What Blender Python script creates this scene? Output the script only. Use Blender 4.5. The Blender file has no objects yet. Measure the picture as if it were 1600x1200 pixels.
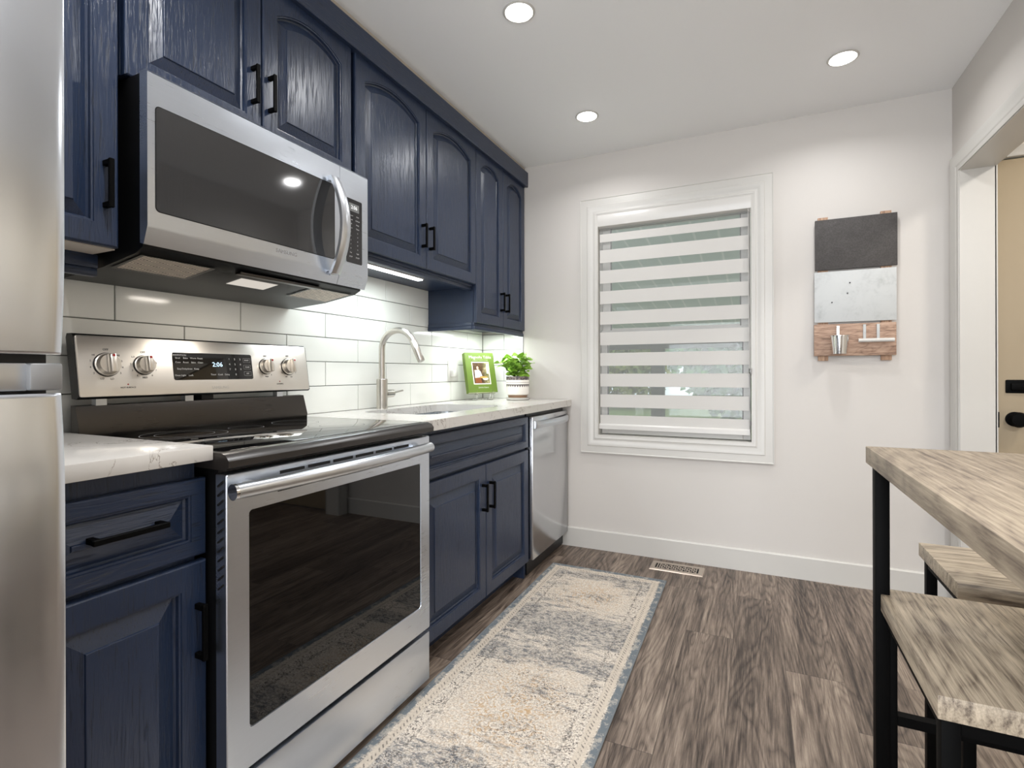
import bpy, bmesh, math, random
from mathutils import Vector, Matrix

# ---------------------------------------------------------------- camera
S = bpy.context.scene
COL = S.collection
PI = math.pi
cam_d = bpy.data.cameras.new('camera')
cam = bpy.data.objects.new('camera', cam_d)
COL.objects.link(cam)
cam_d.sensor_width = 36.0
cam_d.lens = 806.79 / 1600 * 36
cam_d.shift_y = -17.4 / 1600
cam_d.clip_start = 0.02
cam.matrix_world = (Matrix.Translation((1.6834, 0, 1.0827)) @ Matrix.Rotation(0.4407, 4, 'Z')
                    @ Matrix.Rotation(PI / 2, 4, 'X') @ Matrix.Rotation(-0.0029, 4, 'Z'))
S.camera = cam

# ---------------------------------------------------------------- world, exposure
W = bpy.data.worlds.new('world')
S.world = W
W.use_nodes = True
W.node_tree.nodes['Background'].inputs[0].default_value = (0.86, 0.93, 1.0, 1)
W.node_tree.nodes['Background'].inputs[1].default_value = 1.0
S.view_settings.view_transform = 'Standard'
S.view_settings.look = 'None'
S.view_settings.gamma = 1
S.view_settings.exposure = 0.36


def area(name, loc, rot, sx, sy, power, color=(1, 1, 1), shape='RECTANGLE', spread=PI):
    d = bpy.data.lights.new(name, 'AREA')
    d.shape = shape
    d.size = sx
    if shape in ('RECTANGLE', 'ELLIPSE'):
        d.size_y = sy
    d.energy = power
    d.color = color
    d.spread = spread
    o = bpy.data.objects.new(name, d)
    o.location = loc
    o.rotation_euler = rot
    COL.objects.link(o)
    return o


# fill light added at the unseen rear wall to brighten the room
area('rear_fill_light', (1.35, -2.52, 1.2), (PI / 2, 0, 0), 2.1, 1.9, 74, (0.92, 0.96, 1.02))
CANS = [(0.893, 2.60), (2.023, 2.589), (0.895, 1.741), (0.9, 0.55), (2.02, 0.55), (0.9, -0.9), (2.02, -0.9)]  # last four are unseen, added to fill the room with light
CAN_W = 3.4
for i, (x, y) in enumerate(CANS):
    area('downlight_lamp', (x, y, 2.405), (0, 0, 0), 0.08, 0.08, CAN_W if y > 1.5 else 6.6, (0.98, 0.985, 1.0), 'DISK', math.radians(150))
area('hall_area_light', (3.25, 2.2, 2.36), (0, 0, 0), 0.25, 0.25, 11, (1.0, 0.93, 0.82), 'DISK')
area('hall_area_light', (3.25, -0.2, 2.36), (0, 0, 0), 0.25, 0.25, 44, (0.95, 0.98, 1.03), 'DISK')  # unseen added hall light, strengthened to brighten the backsplash
area('led_strip_light', (0.215, 1.79, 1.526), (0, 0, 0), 0.03, 0.56, 2.3, (0.88, 0.98, 1.0))
area('led_strip_light', (0.20, 2.77, 1.332), (0, 0, 0), 0.03, 0.45, 2.2, (0.93, 1.0, 0.98))


area('backsplash_fill_light', (0.275, 1.105, 1.346), (0, 0, 0), 0.05, 0.12, 0.55, (1.0, 0.92, 0.82))  # warm fill added under the microwave to brighten the tiles


# ---------------------------------------------------------------- helpers
def lin(c):
    c /= 255.0
    return c / 12.92 if c <= 0.04045 else ((c + 0.055) / 1.055) ** 2.4


def rgb(r, g, b):
    return (lin(r), lin(g), lin(b), 1)


class G:
    """small node-graph helper"""

    def __init__(s, name):
        s.m = bpy.data.materials.new(name)
        s.m.use_nodes = True
        s.t = s.m.node_tree
        s.p = s.t.nodes['Principled BSDF']

    def put(s, sock, v):
        if hasattr(v, 'is_linked') or isinstance(v, bpy.types.NodeSocket):
            s.t.links.new(v, sock)
        else:
            sock.default_value = v

    def co(s, scale=(1, 1, 1), loc=(0, 0, 0), rot=(0, 0, 0), kind='Object'):
        c = s.t.nodes.new('ShaderNodeTexCoord')
        mp = s.t.nodes.new('ShaderNodeMapping')
        s.t.links.new(c.outputs[kind], mp.inputs[0])
        mp.inputs[1].default_value = loc
        mp.inputs[2].default_value = rot
        mp.inputs[3].default_value = scale
        return mp.outputs[0]

    def noise(s, vec, scale=5, detail=3, rough=0.5, dist=0.0, out=0):
        n = s.t.nodes.new('ShaderNodeTexNoise')
        s.put(n.inputs['Vector'], vec)
        n.inputs['Scale'].default_value = scale
        n.inputs['Detail'].default_value = detail
        n.inputs['Roughness'].default_value = rough
        n.inputs['Distortion'].default_value = dist
        return n.outputs[out]

    def vor(s, vec, scale=5, feature='F1', out='Distance', rand=1.0):
        n = s.t.nodes.new('ShaderNodeTexVoronoi')
        n.feature = feature
        s.put(n.inputs['Vector'], vec)
        n.inputs['Scale'].default_value = scale
        n.inputs['Randomness'].default_value = rand
        return n.outputs[out]

    def wave(s, vec, scale=5, dist=0, detail=2, dscale=1, dirn='X', typ='BANDS'):
        n = s.t.nodes.new('ShaderNodeTexWave')
        n.wave_type = typ
        if typ == 'BANDS':
            n.bands_direction = dirn
        s.put(n.inputs['Vector'], vec)
        n.inputs['Scale'].default_value = scale
        n.inputs['Distortion'].default_value = dist
        n.inputs['Detail'].default_value = detail
        n.inputs['Detail Scale'].default_value = dscale
        return n.outputs[1]

    def ramp(s, v, stops, interp='LINEAR'):
        n = s.t.nodes.new('ShaderNodeValToRGB')
        n.color_ramp.interpolation = interp
        e = n.color_ramp.elements
        while len(e) < len(stops):
            e.new(0.5)
        for k, (pos, c) in enumerate(stops):
            e[k].position = pos
            e[k].color = c if hasattr(c, '__len__') else (c, c, c, 1)
        s.put(n.inputs[0], v)
        return n.outputs[0]

    def mix(s, f, a, b, mode='MIX'):
        n = s.t.nodes.new('ShaderNodeMix')
        n.data_type = 'RGBA'
        n.blend_type = mode
        s.put(n.inputs[0], f)
        s.put(n.inputs[6], a)
        s.put(n.inputs[7], b)
        return n.outputs[2]

    def math(s, op, a, b=0.0, c=0.0, clamp=False):
        n = s.t.nodes.new('ShaderNodeMath')
        n.operation = op
        n.use_clamp = clamp
        s.put(n.inputs[0], a)
        s.put(n.inputs[1], b)
        if op in ('MULTIPLY_ADD', 'COMPARE', 'SMOOTH_MIN'):
            s.put(n.inputs[2], c)
        return n.outputs[0]

    def step(s, v, lo, hi):
        n = s.t.nodes.new('ShaderNodeMapRange')
        n.interpolation_type = 'SMOOTHSTEP'
        s.put(n.inputs[0], v)
        n.inputs[1].default_value = lo
        n.inputs[2].default_value = hi
        n.inputs[3].default_value = 0
        n.inputs[4].default_value = 1
        return n.outputs[0]

    def xyz(s, vec):
        n = s.t.nodes.new('ShaderNodeSeparateXYZ')
        s.t.links.new(vec, n.inputs[0])
        return n.outputs[0], n.outputs[1], n.outputs[2]

    def vec(s, x, y, z):
        n = s.t.nodes.new('ShaderNodeCombineXYZ')
        for k, v in enumerate((x, y, z)):
            s.put(n.inputs[k], v)
        return n.outputs[0]

    def bump(s, h, strength=0.2, dist=0.002):
        n = s.t.nodes.new('ShaderNodeBump')
        n.inputs['Strength'].default_value = strength
        n.inputs['Distance'].default_value = dist
        s.put(n.inputs['Height'], h)
        s.t.links.new(n.outputs[0], s.p.inputs['Normal'])

    def set(s, **kw):
        names = dict(color='Base Color', rough='Roughness', metal='Metallic', spec='Specular IOR Level', trans='Transmission Weight',
                     ior='IOR', alpha='Alpha', coat='Coat Weight', coatr='Coat Roughness', em='Emission Color', ems='Emission Strength',
                     aniso='Anisotropic', sheen='Sheen Weight', sss='Subsurface Weight')
        for k, v in kw.items():
            s.put(s.p.inputs[names[k]], v)
        return s.m


def plain(name, c, rough=0.5, metal=0.0, **kw):
    g = G(name)
    return g.set(color=c, rough=rough, metal=metal, **kw)


def emis(name, c, strength):
    g = G(name)
    return g.set(color=(0, 0, 0, 1), em=c, ems=strength, rough=0.6)


# ---------------------------------------------------------------- materials
M = {}
M['trim'] = plain('white_trim_paint', rgb(200, 197, 191), 0.35)
M['black'] = plain('matte_black_metal', rgb(4, 4, 4), 0.55, spec=0.08)
M['black_gloss'] = plain('black_enamel', rgb(9, 9, 10), 0.12)
M['black_plastic'] = plain('black_plastic', rgb(9, 9, 10), 0.4)
M['lip'] = plain('charcoal_enamel_lip', rgb(44, 40, 37), 0.28)
M['satin'] = plain('satin_steel', (0.64, 0.665, 0.70, 1), 0.3, 1.0)
M['chrome'] = plain('polished_chrome', (0.8, 0.8, 0.8, 1), 0.08, 1.0)
M['dark_gap'] = plain('dark_gap', rgb(10, 10, 12), 0.8)
M['white_plastic'] = plain('white_plastic', rgb(208, 205, 200), 0.3)
M['melamine'] = plain('beige_melamine', rgb(214, 203, 190), 0.5)
M['filler'] = plain('beige_ceiling_filler', rgb(176, 166, 150), 0.7)


def wall_mat(name, c):
    g = G(name)
    n = g.noise(g.co(), 220, 3, 0.6)
    g.bump(n, 0.08, 0.001)
    return g.set(color=c, rough=0.6)


M['wall'] = wall_mat('warm_white_wall_paint', rgb(203, 198, 192))
M['ceiling'] = wall_mat('ceiling_paint', rgb(243, 243, 243))
M['hallwall'] = wall_mat('hall_wall_paint', rgb(225, 219, 208))


def navy(name, vertical=True):
    g = G(name)
    sc = (1, 1, 0.045) if vertical else (1, 0.045, 1)
    v = g.co(sc)
    n = g.noise(v, 260, 4, 0.65, 0.2)
    w = g.noise(g.co((1, 1, 0.12) if vertical else (1, 0.12, 1)), 22, 3, 0.5, 1.0)
    rings = g.math('SINE', g.math('MULTIPLY', w, 60.0))
    pores = g.step(n, 0.53, 0.66)
    h = g.math('ADD', g.math('MULTIPLY', pores, -1.0), g.math('MULTIPLY', rings, 0.18))
    g.bump(h, 0.45, 0.0009)
    col = g.mix(pores, rgb(34, 47, 71), rgb(25, 35, 53))
    return g.set(color=col, rough=g.math('MULTIPLY_ADD', pores, 0.1, 0.33), spec=0.6)


M['navy'] = navy('navy_painted_oak')
M['navy_h'] = navy('navy_painted_oak_rail', False)


def steel(name, axis='y', c=(0.64, 0.685, 0.755), rough=0.30, streak=0.07):
    g = G(name)
    sc = {'y': (1, 0.02, 1), 'z': (1, 1, 0.02), 'x': (0.02, 1, 1)}[axis]
    n = g.noise(g.co(sc), 420, 3, 0.6)
    cl = g.noise(g.co((1, 1, 1)), 5, 3, 0.6, 0.6)
    v = g.math('MULTIPLY_ADD', n, streak, 1 - streak / 2)
    col = g.mix(1.0, (c[0], c[1], c[2], 1), g.vec(v, v, v), 'MULTIPLY')
    r = g.math('ADD', g.math('MULTIPLY_ADD', n, 0.10, rough - 0.05), g.math('MULTIPLY_ADD', cl, 0.12, -0.06))
    g.bump(n, 0.02, 0.0003)
    return g.set(color=col, rough=r, metal=1.0)


M['steel'] = steel('brushed_stainless_steel', 'y')
M['steel_v'] = steel('brushed_stainless_steel_upright', 'z', (0.60, 0.64, 0.69), 0.27, 0.05)
g = G('smooth_fridge_steel')
n = g.noise(g.co((1, 1, 3)), 4, 3, 0.6, 0.5)
M['fridge_steel'] = g.set(color=(0.76, 0.80, 0.86, 1), rough=g.math('MULTIPLY_ADD', n, 0.06, 0.17), metal=1.0)
M['steel_warm'] = steel('brushed_stainless_console', 'y', (0.80, 0.76, 0.70), 0.32)
M['nickel'] = steel('brushed_nickel', 'z', (0.60, 0.57, 0.52), 0.30)
M['steel_dark'] = steel('grey_vent_steel', 'y', (0.085, 0.078, 0.072), 0.3)

g = G('black_ceramic_glass')
M['black_glass'] = g.set(color=rgb(6, 6, 7), rough=0.02, spec=0.8, coat=0.0)
g = G('smoked_oven_glass')
M['oven_glass'] = g.set(color=rgb(2, 2, 3), rough=0.02, spec=0.5)
g = G('smoked_microwave_glass')
dots = g.vor(g.co((1, 1, 1)), 520, rand=0.0)
M['mw_glass'] = g.set(color=g.mix(g.step(dots, 0.2, 0.5), rgb(58, 58, 58), rgb(40, 40, 41)), rough=0.06, spec=0.9)

g = G('white_quartz')
v = g.co((1, 1, 1))
n1 = g.noise(v, 4.5, 6, 0.62, 1.8)
vein = g.step(g.math('ABSOLUTE', g.math('SUBTRACT', n1, 0.5)), 0.012, 0.0)
n2 = g.noise(v, 7.0, 3, 0.5, 0.4)
amt = g.math('MULTIPLY', vein, g.step(n2, 0.40, 0.60))
M['quartz'] = g.set(color=g.mix(g.math('MULTIPLY', amt, 0.8), rgb(212, 208, 202), rgb(130, 120, 108)), rough=0.15, spec=0.5)

g = G('glazed_white_tile')
n = g.noise(g.co((1, 1, 1)), 9, 2, 0.5)
cl = g.noise(g.co((1, 0.3, 1)), 14, 3, 0.5)
g.bump(n, 0.05, 0.004)
M['tile'] = g.set(color=g.mix(cl, rgb(232, 232, 226), rgb(240, 240, 234)), rough=0.12, spec=0.55)
M['grout'] = plain('grey_grout', rgb(118, 118, 112), 0.9)


# wood vinyl floor: planks run along y
def planks():
    g = G('grey_brown_vinyl_planks')
    v = g.co((1, 1, 1))
    x, y, z = g.xyz(v)
    pw, pl = 0.182, 1.22
    xi = g.math('DIVIDE', g.math('ADD', x, 10.05), pw)
    row = g.math('FLOOR', xi)
    fx = g.math('FRACT', xi)
    off = g.math('FRACT', g.math('MULTIPLY', g.math('SINE', g.math('MULTIPLY', row, 12.9898)), 43.758))
    yi = g.math('ADD', g.math('DIVIDE', g.math('ADD', y, 20), pl), off)
    pid = g.math('FLOOR', yi)
    fy = g.math('FRACT', yi)
    rnd = g.math('FRACT', g.math('MULTIPLY', g.math('SINE', g.math('ADD', g.math('MULTIPLY', row, 78.233), g.math('MULTIPLY', pid, 37.719))), 437.585))
    base = g.vec(g.math('ADD', x, g.math('MULTIPLY', rnd, 7.0)), g.math('ADD', y, g.math('MULTIPLY', rnd, 13.0)), 0.0)

    def sc(a, b, src=base):
        mp = g.t.nodes.new('ShaderNodeMapping')
        g.t.links.new(src, mp.inputs[0])
        mp.inputs[3].default_value = (a, b, 1)
        return mp.outputs[0]
    warp = g.noise(sc(3.2, 0.42), 2.2, 2, 0.5, 0.5)
    rings = g.math('POWER', g.math('MULTIPLY_ADD', g.math('SINE', g.math('MULTIPLY', warp, 120.0)), 0.5, 0.5), 0.4)
    fine = g.noise(sc(1.0, 0.035), 240, 4, 0.7)
    fine2 = g.noise(sc(1.0, 0.05), 75, 5, 0.7, 0.25)
    big = g.noise(sc(3.0, 0.16), 4.5, 4, 0.6, 0.3)
    t = g.math('ADD', g.math('MULTIPLY_ADD', rings, 0.13, -0.055), g.math('MULTIPLY', fine, 0.55))
    t = g.math('ADD', t, g.math('MULTIPLY_ADD', fine2, 0.62, -0.18))
    t = g.math('ADD', t, g.math('MULTIPLY_ADD', big, 0.62, -0.16))
    t = g.math('ADD', t, g.math('MULTIPLY_ADD', rnd, 0.14, -0.17))
    col = g.ramp(t, [(0.26, rgb(54, 45, 39)), (0.42, rgb(98, 85, 75)), (0.56, rgb(132, 117, 104)), (0.76, rgb(172, 157, 140))])
    knot = g.vor(sc(1.0, 0.45), 3.1)
    col = g.mix(g.math('MULTIPLY', g.step(knot, 0.055, 0.0), 0.75), col, rgb(30, 24, 21))
    ex = g.math('MINIMUM', fx, g.math('SUBTRACT', 1.0, fx))
    ey = g.math('MINIMUM', fy, g.math('SUBTRACT', 1.0, fy))
    seam = g.math('MAXIMUM', g.step(ex, 0.009, 0.002), g.step(ey, 0.0016, 0.0004))
    col = g.mix(g.math('MULTIPLY', seam, 0.55), col, rgb(36, 30, 27))
    hgt = g.math('SUBTRACT', g.math('MULTIPLY', t, 0.6), seam)
    g.bump(hgt, 0.25, 0.001)
    return g.set(color=col, rough=g.math('MULTIPLY_ADD', fine2, 0.2, 0.36), spec=0.45)


M['floor'] = planks()


def wood(name, light, mid, dark, along='y', s=1.0, rough=0.5):
    g = G(name)
    sq = {'y': (1, 0.05, 0.45), 'x': (0.05, 1, 0.45), 'z': (1, 0.45, 0.05)}[along]
    sq2 = tuple(0.022 if q == 0.05 else 1 for q in sq)
    warp = g.noise(g.co(tuple(q * 2.4 if q > 0.3 else 0.45 for q in sq)), 2.6 * s, 3, 0.5, 0.6)
    rings = g.math('POWER', g.math('MULTIPLY_ADD', g.math('SINE', g.math('MULTIPLY', warp, 110.0)), 0.5, 0.5), 0.45)
    fine = g.noise(g.co(sq2), 330, 4, 0.7)
    mid_ = g.noise(g.co(sq), 120 * s, 5, 0.72, 0.15)
    t = g.math('ADD', g.math('MULTIPLY_ADD', rings, 0.11, -0.01), g.math('MULTIPLY', fine, 0.48))
    t = g.math('ADD', t, g.math('MULTIPLY_ADD', mid_, 0.95, -0.28))
    g.bump(t, 0.25, 0.0008)
    return g.set(color=g.ramp(t, [(0.30, dark), (0.50, mid), (0.72, light)]), rough=rough)


M['table_wood'] = wood('grey_oak_tabletop', rgb(182, 166, 144), rgb(152, 137, 117), rgb(106, 92, 79), 'y')
M['stool_wood'] = wood('grey_oak_seat', rgb(208, 192, 168), rgb(172, 157, 136), rgb(102, 89, 76), 'y')
M['board_wood'] = wood('reclaimed_wood', rgb(196, 168, 146), rgb(168, 138, 118), rgb(120, 95, 80), 'x', 2.0, 0.7)
M['batten_wood'] = wood('batten_wood', rgb(206, 176, 148), rgb(176, 142, 116), rgb(128, 98, 80), 'z', 2.0, 0.7)

g = G('chalkboard')
n = g.noise(g.co(), 9, 5, 0.7, 1.5)
n2 = g.noise(g.co(), 160, 2, 0.5)
M['chalk'] = g.set(color=g.mix(g.math('MULTIPLY', n, g.math('MULTIPLY', n2, 1.2)), rgb(52, 48, 47), rgb(104, 101, 98)), rough=0.75)
g = G('galvanised_sheet')
n = g.noise(g.co(), 14, 4, 0.65, 0.6)
vv = g.vor(g.co(), 70)
M['galv'] = g.set(color=g.mix(g.math('MULTIPLY', g.step(n, 0.42, 0.8), vv), rgb(194, 196, 195), rgb(164, 167, 166)), rough=0.6, metal=0.0)


# rug: local coordinates, origin at rug centre, half width 0.3085
def rug_mat():
    g = G('distressed_woven_rug')
    v = g.co()
    x, y, z = g.xyz(v)
    ax = g.math('ABSOLUTE', x)
    HW, HL = 0.311, 1.03
    ex = g.math('SUBTRACT', HW, ax)
    ey = g.math('SUBTRACT', HL, g.math('ABSOLUTE', y))
    e = g.math('MINIMUM', ex, ey)
    big = g.noise(g.co((1.0, 2.0, 1)), 3.4, 4, 0.6, 0.5)
    streak = g.noise(g.co((0.35, 1.6, 1)), 22, 5, 0.75, 0.3)
    speck = g.noise(g.co((1, 1, 1)), 150, 3, 0.7)
    speck2 = g.noise(g.co((1, 1, 1)), 60, 3, 0.7, 1.2)
    cream = g.mix(g.step(speck, 0.36, 0.64), rgb(190, 178, 163), rgb(230, 221, 208))

    def gauss(c0, w):
        d = g.math('DIVIDE', g.math('SUBTRACT', y, c0), w)
        return g.math('POWER', 2.718, g.math('MULTIPLY', g.math('MULTIPLY', d, d), -1.0))
    # slate patches in two cross bands
    band = g.math('MAXIMUM', gauss(0.36, 0.14), g.math('MAXIMUM', g.math('MULTIPLY', gauss(0.10, 0.06), 0.9), g.math('MAXIMUM', g.math('MULTIPLY', gauss(0.93, 0.09), 0.5), g.math('MULTIPLY', gauss(-0.62, 0.16), 1.0))))
    t = g.math('ADD', g.math('MULTIPLY', band, 0.30), g.math('MULTIPLY', big, 0.50))
    t = g.math('ADD', t, g.math('MULTIPLY', streak, 0.95))
    slate = g.step(t, 0.76, 0.88)
    slate = g.math('MULTIPLY', slate, g.math('MULTIPLY_ADD', g.step(g.noise(g.co((0.7, 1.3, 1)), 70, 4, 0.8), 0.40, 0.56), -0.75, 1.0))
    # tan floral medallions
    mb = g.math('MAXIMUM', gauss(0.70, 0.17), gauss(-0.22, 0.26))
    mx = g.step(ax, 0.25, 0.05)
    vd = g.vor(g.co((1, 1, 1)), 26, 'SMOOTH_F1')
    curl = g.math('MULTIPLY_ADD', g.math('SINE', g.math('MULTIPLY', g.math('ADD', vd, g.math('MULTIPLY', speck2, 0.35)), 34.0)), 0.5, 0.5)
    tan = g.math('MULTIPLY', g.math('MULTIPLY', g.math('MULTIPLY', mb, mx), g.step(curl, 0.45, 0.8)), g.step(speck2, 0.34, 0.62))
    col = g.mix(g.math('MULTIPLY', tan, 0.85), cream, rgb(190, 154, 108))
    col = g.mix(g.math('MULTIPLY', slate, 0.9), col, rgb(104, 108, 113))
    # dark speckles
    zone = g.math('MAXIMUM', g.step(e, 0.18, 0.07), g.math('MULTIPLY_ADD', g.step(big, 0.42, 0.6), 0.7, 0.2))
    dk = g.math('MULTIPLY', g.step(g.noise(g.co((1, 1, 1)), 80, 2, 0.6, 2.2), 0.55, 0.59), zone)
    col = g.mix(g.math('MULTIPLY', dk, 0.85), col, rgb(70, 66, 66))
    # border lines
    b1 = g.step(g.math('ADD', e, g.math('MULTIPLY', g.noise(g.co(), 26, 3, 0.6), 0.012)), 0.034, 0.029)
    bcol = g.mix(g.step(g.noise(g.co(), 34, 4, 0.75), 0.48, 0.60), rgb(112, 119, 124), rgb(168, 164, 156))
    guard = g.math('MULTIPLY', g.step(e, 0.028, 0.034), g.step(e, 0.066, 0.060))
    dots = g.math('MULTIPLY', g.step(g.math('ABSOLUTE', g.math('SUBTRACT', e, 0.049)), 0.007, 0.004),
                  g.step(g.math('SINE', g.math('MULTIPLY', g.math('ADD', x, y), 380.0)), 0.2, 0.6))
    dots = g.math('MULTIPLY', dots, g.step(speck2, 0.40, 0.52))
    col = g.mix(g.math('MULTIPLY', guard, 0.8), col, rgb(206, 194, 178))
    col = g.mix(g.math('MULTIPLY', dots, 0.75), col, rgb(88, 84, 82))
    line2 = g.math('MULTIPLY', g.step(g.math('ABSOLUTE', g.math('SUBTRACT', e, 0.105)), 0.006, 0.003), g.step(speck2, 0.47, 0.56))
    col = g.mix(g.math('MULTIPLY', line2, 0.7), col, rgb(96, 92, 88))
    col = g.mix(b1, col, bcol)
    g.bump(g.math('ADD', speck, slate), 0.25, 0.001)
    return g.set(color=col, rough=0.95, spec=0.1)


M['rug'] = rug_mat()
M['rug_edge'] = plain('slate_rug_binding', rgb(116, 122, 126), 0.9)

# window and blind
g = G('white_blind_fabric')
n = g.noise(g.co((1, 1, 1)), 500, 2, 0.6)
g.bump(n, 0.1, 0.0005)
M['blind_solid'] = g.set(color=rgb(203, 200, 195), rough=0.8)
g = G('sheer_blind_mesh')
tr = g.t.nodes.new('ShaderNodeBsdfTransparent')
df = g.t.nodes.new('ShaderNodeBsdfDiffuse')
df.inputs[0].default_value = rgb(225, 226, 224)
mx = g.t.nodes.new('ShaderNodeMixShader')
mx.inputs[0].default_value = 0.15
g.t.links.new(tr.outputs[0], mx.inputs[1])
g.t.links.new(df.outputs[0], mx.inputs[2])
g.t.links.new(mx.outputs[0], g.t.nodes['Material Output'].inputs[0])
M['blind_sheer'] = g.m
g = G('clear_window_glass')
tr = g.t.nodes.new('ShaderNodeBsdfTransparent')
tr.inputs[0].default_value = (0.93, 0.97, 0.95, 1)
gl = g.t.nodes.new('ShaderNodeBsdfGlossy')
gl.inputs['Roughness'].default_value = 0.01
fr = g.t.nodes.new('ShaderNodeFresnel')
fr.inputs[0].default_value = 1.5
mx = g.t.nodes.new('ShaderNodeMixShader')
g.t.links.new(fr.outputs[0], mx.inputs[0])
g.t.links.new(tr.outputs[0], mx.inputs[1])
g.t.links.new(gl.outputs[0], mx.inputs[2])
g.t.links.new(mx.outputs[0], g.t.nodes['Material Output'].inputs[0])
M['glass'] = g.m
g = G('clear_acrylic')
M['acrylic'] = g.set(color=(1, 1, 1, 1), rough=0.02, trans=1.0, ior=1.45)

M['lamp_white'] = emis('lit_lamp_lens', (1.0, 0.98, 0.95, 1), 24)
M['led_white'] = emis('lit_led_lens', (0.93, 0.98, 1.0, 1), 5)
M['clock_blue'] = emis('clock_digits_blue', (0.55, 0.8, 1.0, 1), 1.6)
M['clock_white'] = emis('clock_digits_white', (1, 1, 1, 1), 1.0)
M['ink_grey'] = plain('grey_print', rgb(150, 150, 152), 0.5)
M['ink_pale'] = plain('pale_print', rgb(205, 205, 205), 0.5)
M['ink_dark'] = plain('dark_print', rgb(48, 44, 42), 0.5)
M['ink_red'] = plain('red_print', rgb(178, 32, 34), 0.4)
M['lcd'] = plain('grey_lcd', rgb(120, 122, 122), 0.3)


# ---------------------------------------------------------------- mesh builders
class MB:
    def __init__(s):
        s.b = bmesh.new()

    def box(s, x0, x1, y0, y1, z0, z1, bev=0.0, seg=2):
        r = bmesh.ops.create_cube(s.b, size=1.0)
        vs = r['verts']
        for v in vs:
            v.co = Vector(((x0 + x1) / 2 + v.co.x * (x1 - x0), (y0 + y1) / 2 + v.co.y * (y1 - y0), (z0 + z1) / 2 + v.co.z * (z1 - z0)))
        if bev > 0:
            es = list({e for v in vs for e in v.link_edges})
            bmesh.ops.bevel(s.b, geom=es, offset=bev, segments=seg, profile=0.5, affect='EDGES')
        return s

    def cyl(s, p0, p1, r0, r1=None, seg=24, caps=True):
        p0, p1 = Vector(p0), Vector(p1)
        r1 = r0 if r1 is None else r1
        ax = (p1 - p0).normalized()
        a = ax.orthogonal().normalized()
        b = ax.cross(a)
        A = [s.b.verts.new(p0 + (a * math.cos(2 * PI * k / seg) + b * math.sin(2 * PI * k / seg)) * r0) for k in range(seg)]
        B = [s.b.verts.new(p1 + (a * math.cos(2 * PI * k / seg) + b * math.sin(2 * PI * k / seg)) * r1) for k in range(seg)]
        for k in range(seg):
            s.b.faces.new((A[k], A[(k + 1) % seg], B[(k + 1) % seg], B[k]))
        if caps:
            s.b.faces.new(A[::-1])
            s.b.faces.new(B)
        return s

    def tube(s, pts, r, seg=16, caps=True, flat=None):
        pts = [Vector(p) for p in pts]
        n = len(pts)
        rs = r if isinstance(r, (list, tuple)) else [r] * n
        up = None
        rings = []
        for i, p in enumerate(pts):
            d = (pts[min(i + 1, n - 1)] - pts[max(i - 1, 0)]).normalized()
            if up is None:
                up = d.orthogonal().normalized()
            up = (up - d * up.dot(d)).normalized()
            q = d.cross(up)
            rings.append([s.b.verts.new(p + (up * math.cos(2 * PI * k / seg) + q * math.sin(2 * PI * k / seg)) * rs[i]) for k in range(seg)])
        for a, b in zip(rings, rings[1:]):
            for k in range(seg):
                s.b.faces.new((a[k], a[(k + 1) % seg], b[(k + 1) % seg], b[k]))
        if caps:
            s.b.faces.new(rings[0][::-1])
            s.b.faces.new(rings[-1])
        return s

    def lathe(s, prof, c=(0, 0, 0), seg=40, axis='z'):
        rings = []
        for (r, h) in prof:
            ring = []
            for k in range(seg):
                a = 2 * PI * k / seg
                if axis == 'z':
                    co = (c[0] + r * math.cos(a), c[1] + r * math.sin(a), c[2] + h)
                elif axis == 'x':
                    co = (c[0] + h, c[1] + r * math.cos(a), c[2] + r * math.sin(a))
                else:
                    co = (c[0] + r * math.sin(a), c[1] + h, c[2] + r * math.cos(a))
                ring.append(s.b.verts.new(co))
            rings.append(ring)
        for a, b in zip(rings, rings[1:]):
            for k in range(seg):
                s.b.faces.new((a[k], a[(k + 1) % seg], b[(k + 1) % seg], b[k]))
        if prof[0][0] > 1e-5:
            s.b.faces.new(rings[0][::-1])
        if prof[-1][0] > 1e-5:
            s.b.faces.new(rings[-1])
        return s

    def prism(s, poly, axis, a, b):
        """poly in the two other axes (in xyz order), extruded a..b along axis"""
        def mk3(u, v, t):
            return {'x': (t, u, v), 'y': (u, t, v), 'z': (u, v, t)}[axis]
        A = [s.b.verts.new(mk3(u, v, a)) for u, v in poly]
        B = [s.b.verts.new(mk3(u, v, b)) for u, v in poly]
        n = len(poly)
        s.b.faces.new(A[::-1])
        s.b.faces.new(B)
        for k in range(n):
            s.b.faces.new((A[k], A[(k + 1) % n], B[(k + 1) % n], B[k]))
        return s

    def loops(s, loops, cap_first=False, cap_last=True):
        rings = [[s.b.verts.new(p) for p in L] for L in loops]
        for a, b in zip(rings, rings[1:]):
            n = len(a)
            for k in range(n):
                s.b.faces.new((a[k], a[(k + 1) % n], b[(k + 1) % n], b[k]))
        if cap_first:
            s.b.faces.new(rings[0][::-1])
        if cap_last:
            s.b.faces.new(rings[-1])
        return s

    def face(s, pts):
        s.b.faces.new([s.b.verts.new(p) for p in pts])
        return s


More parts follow.
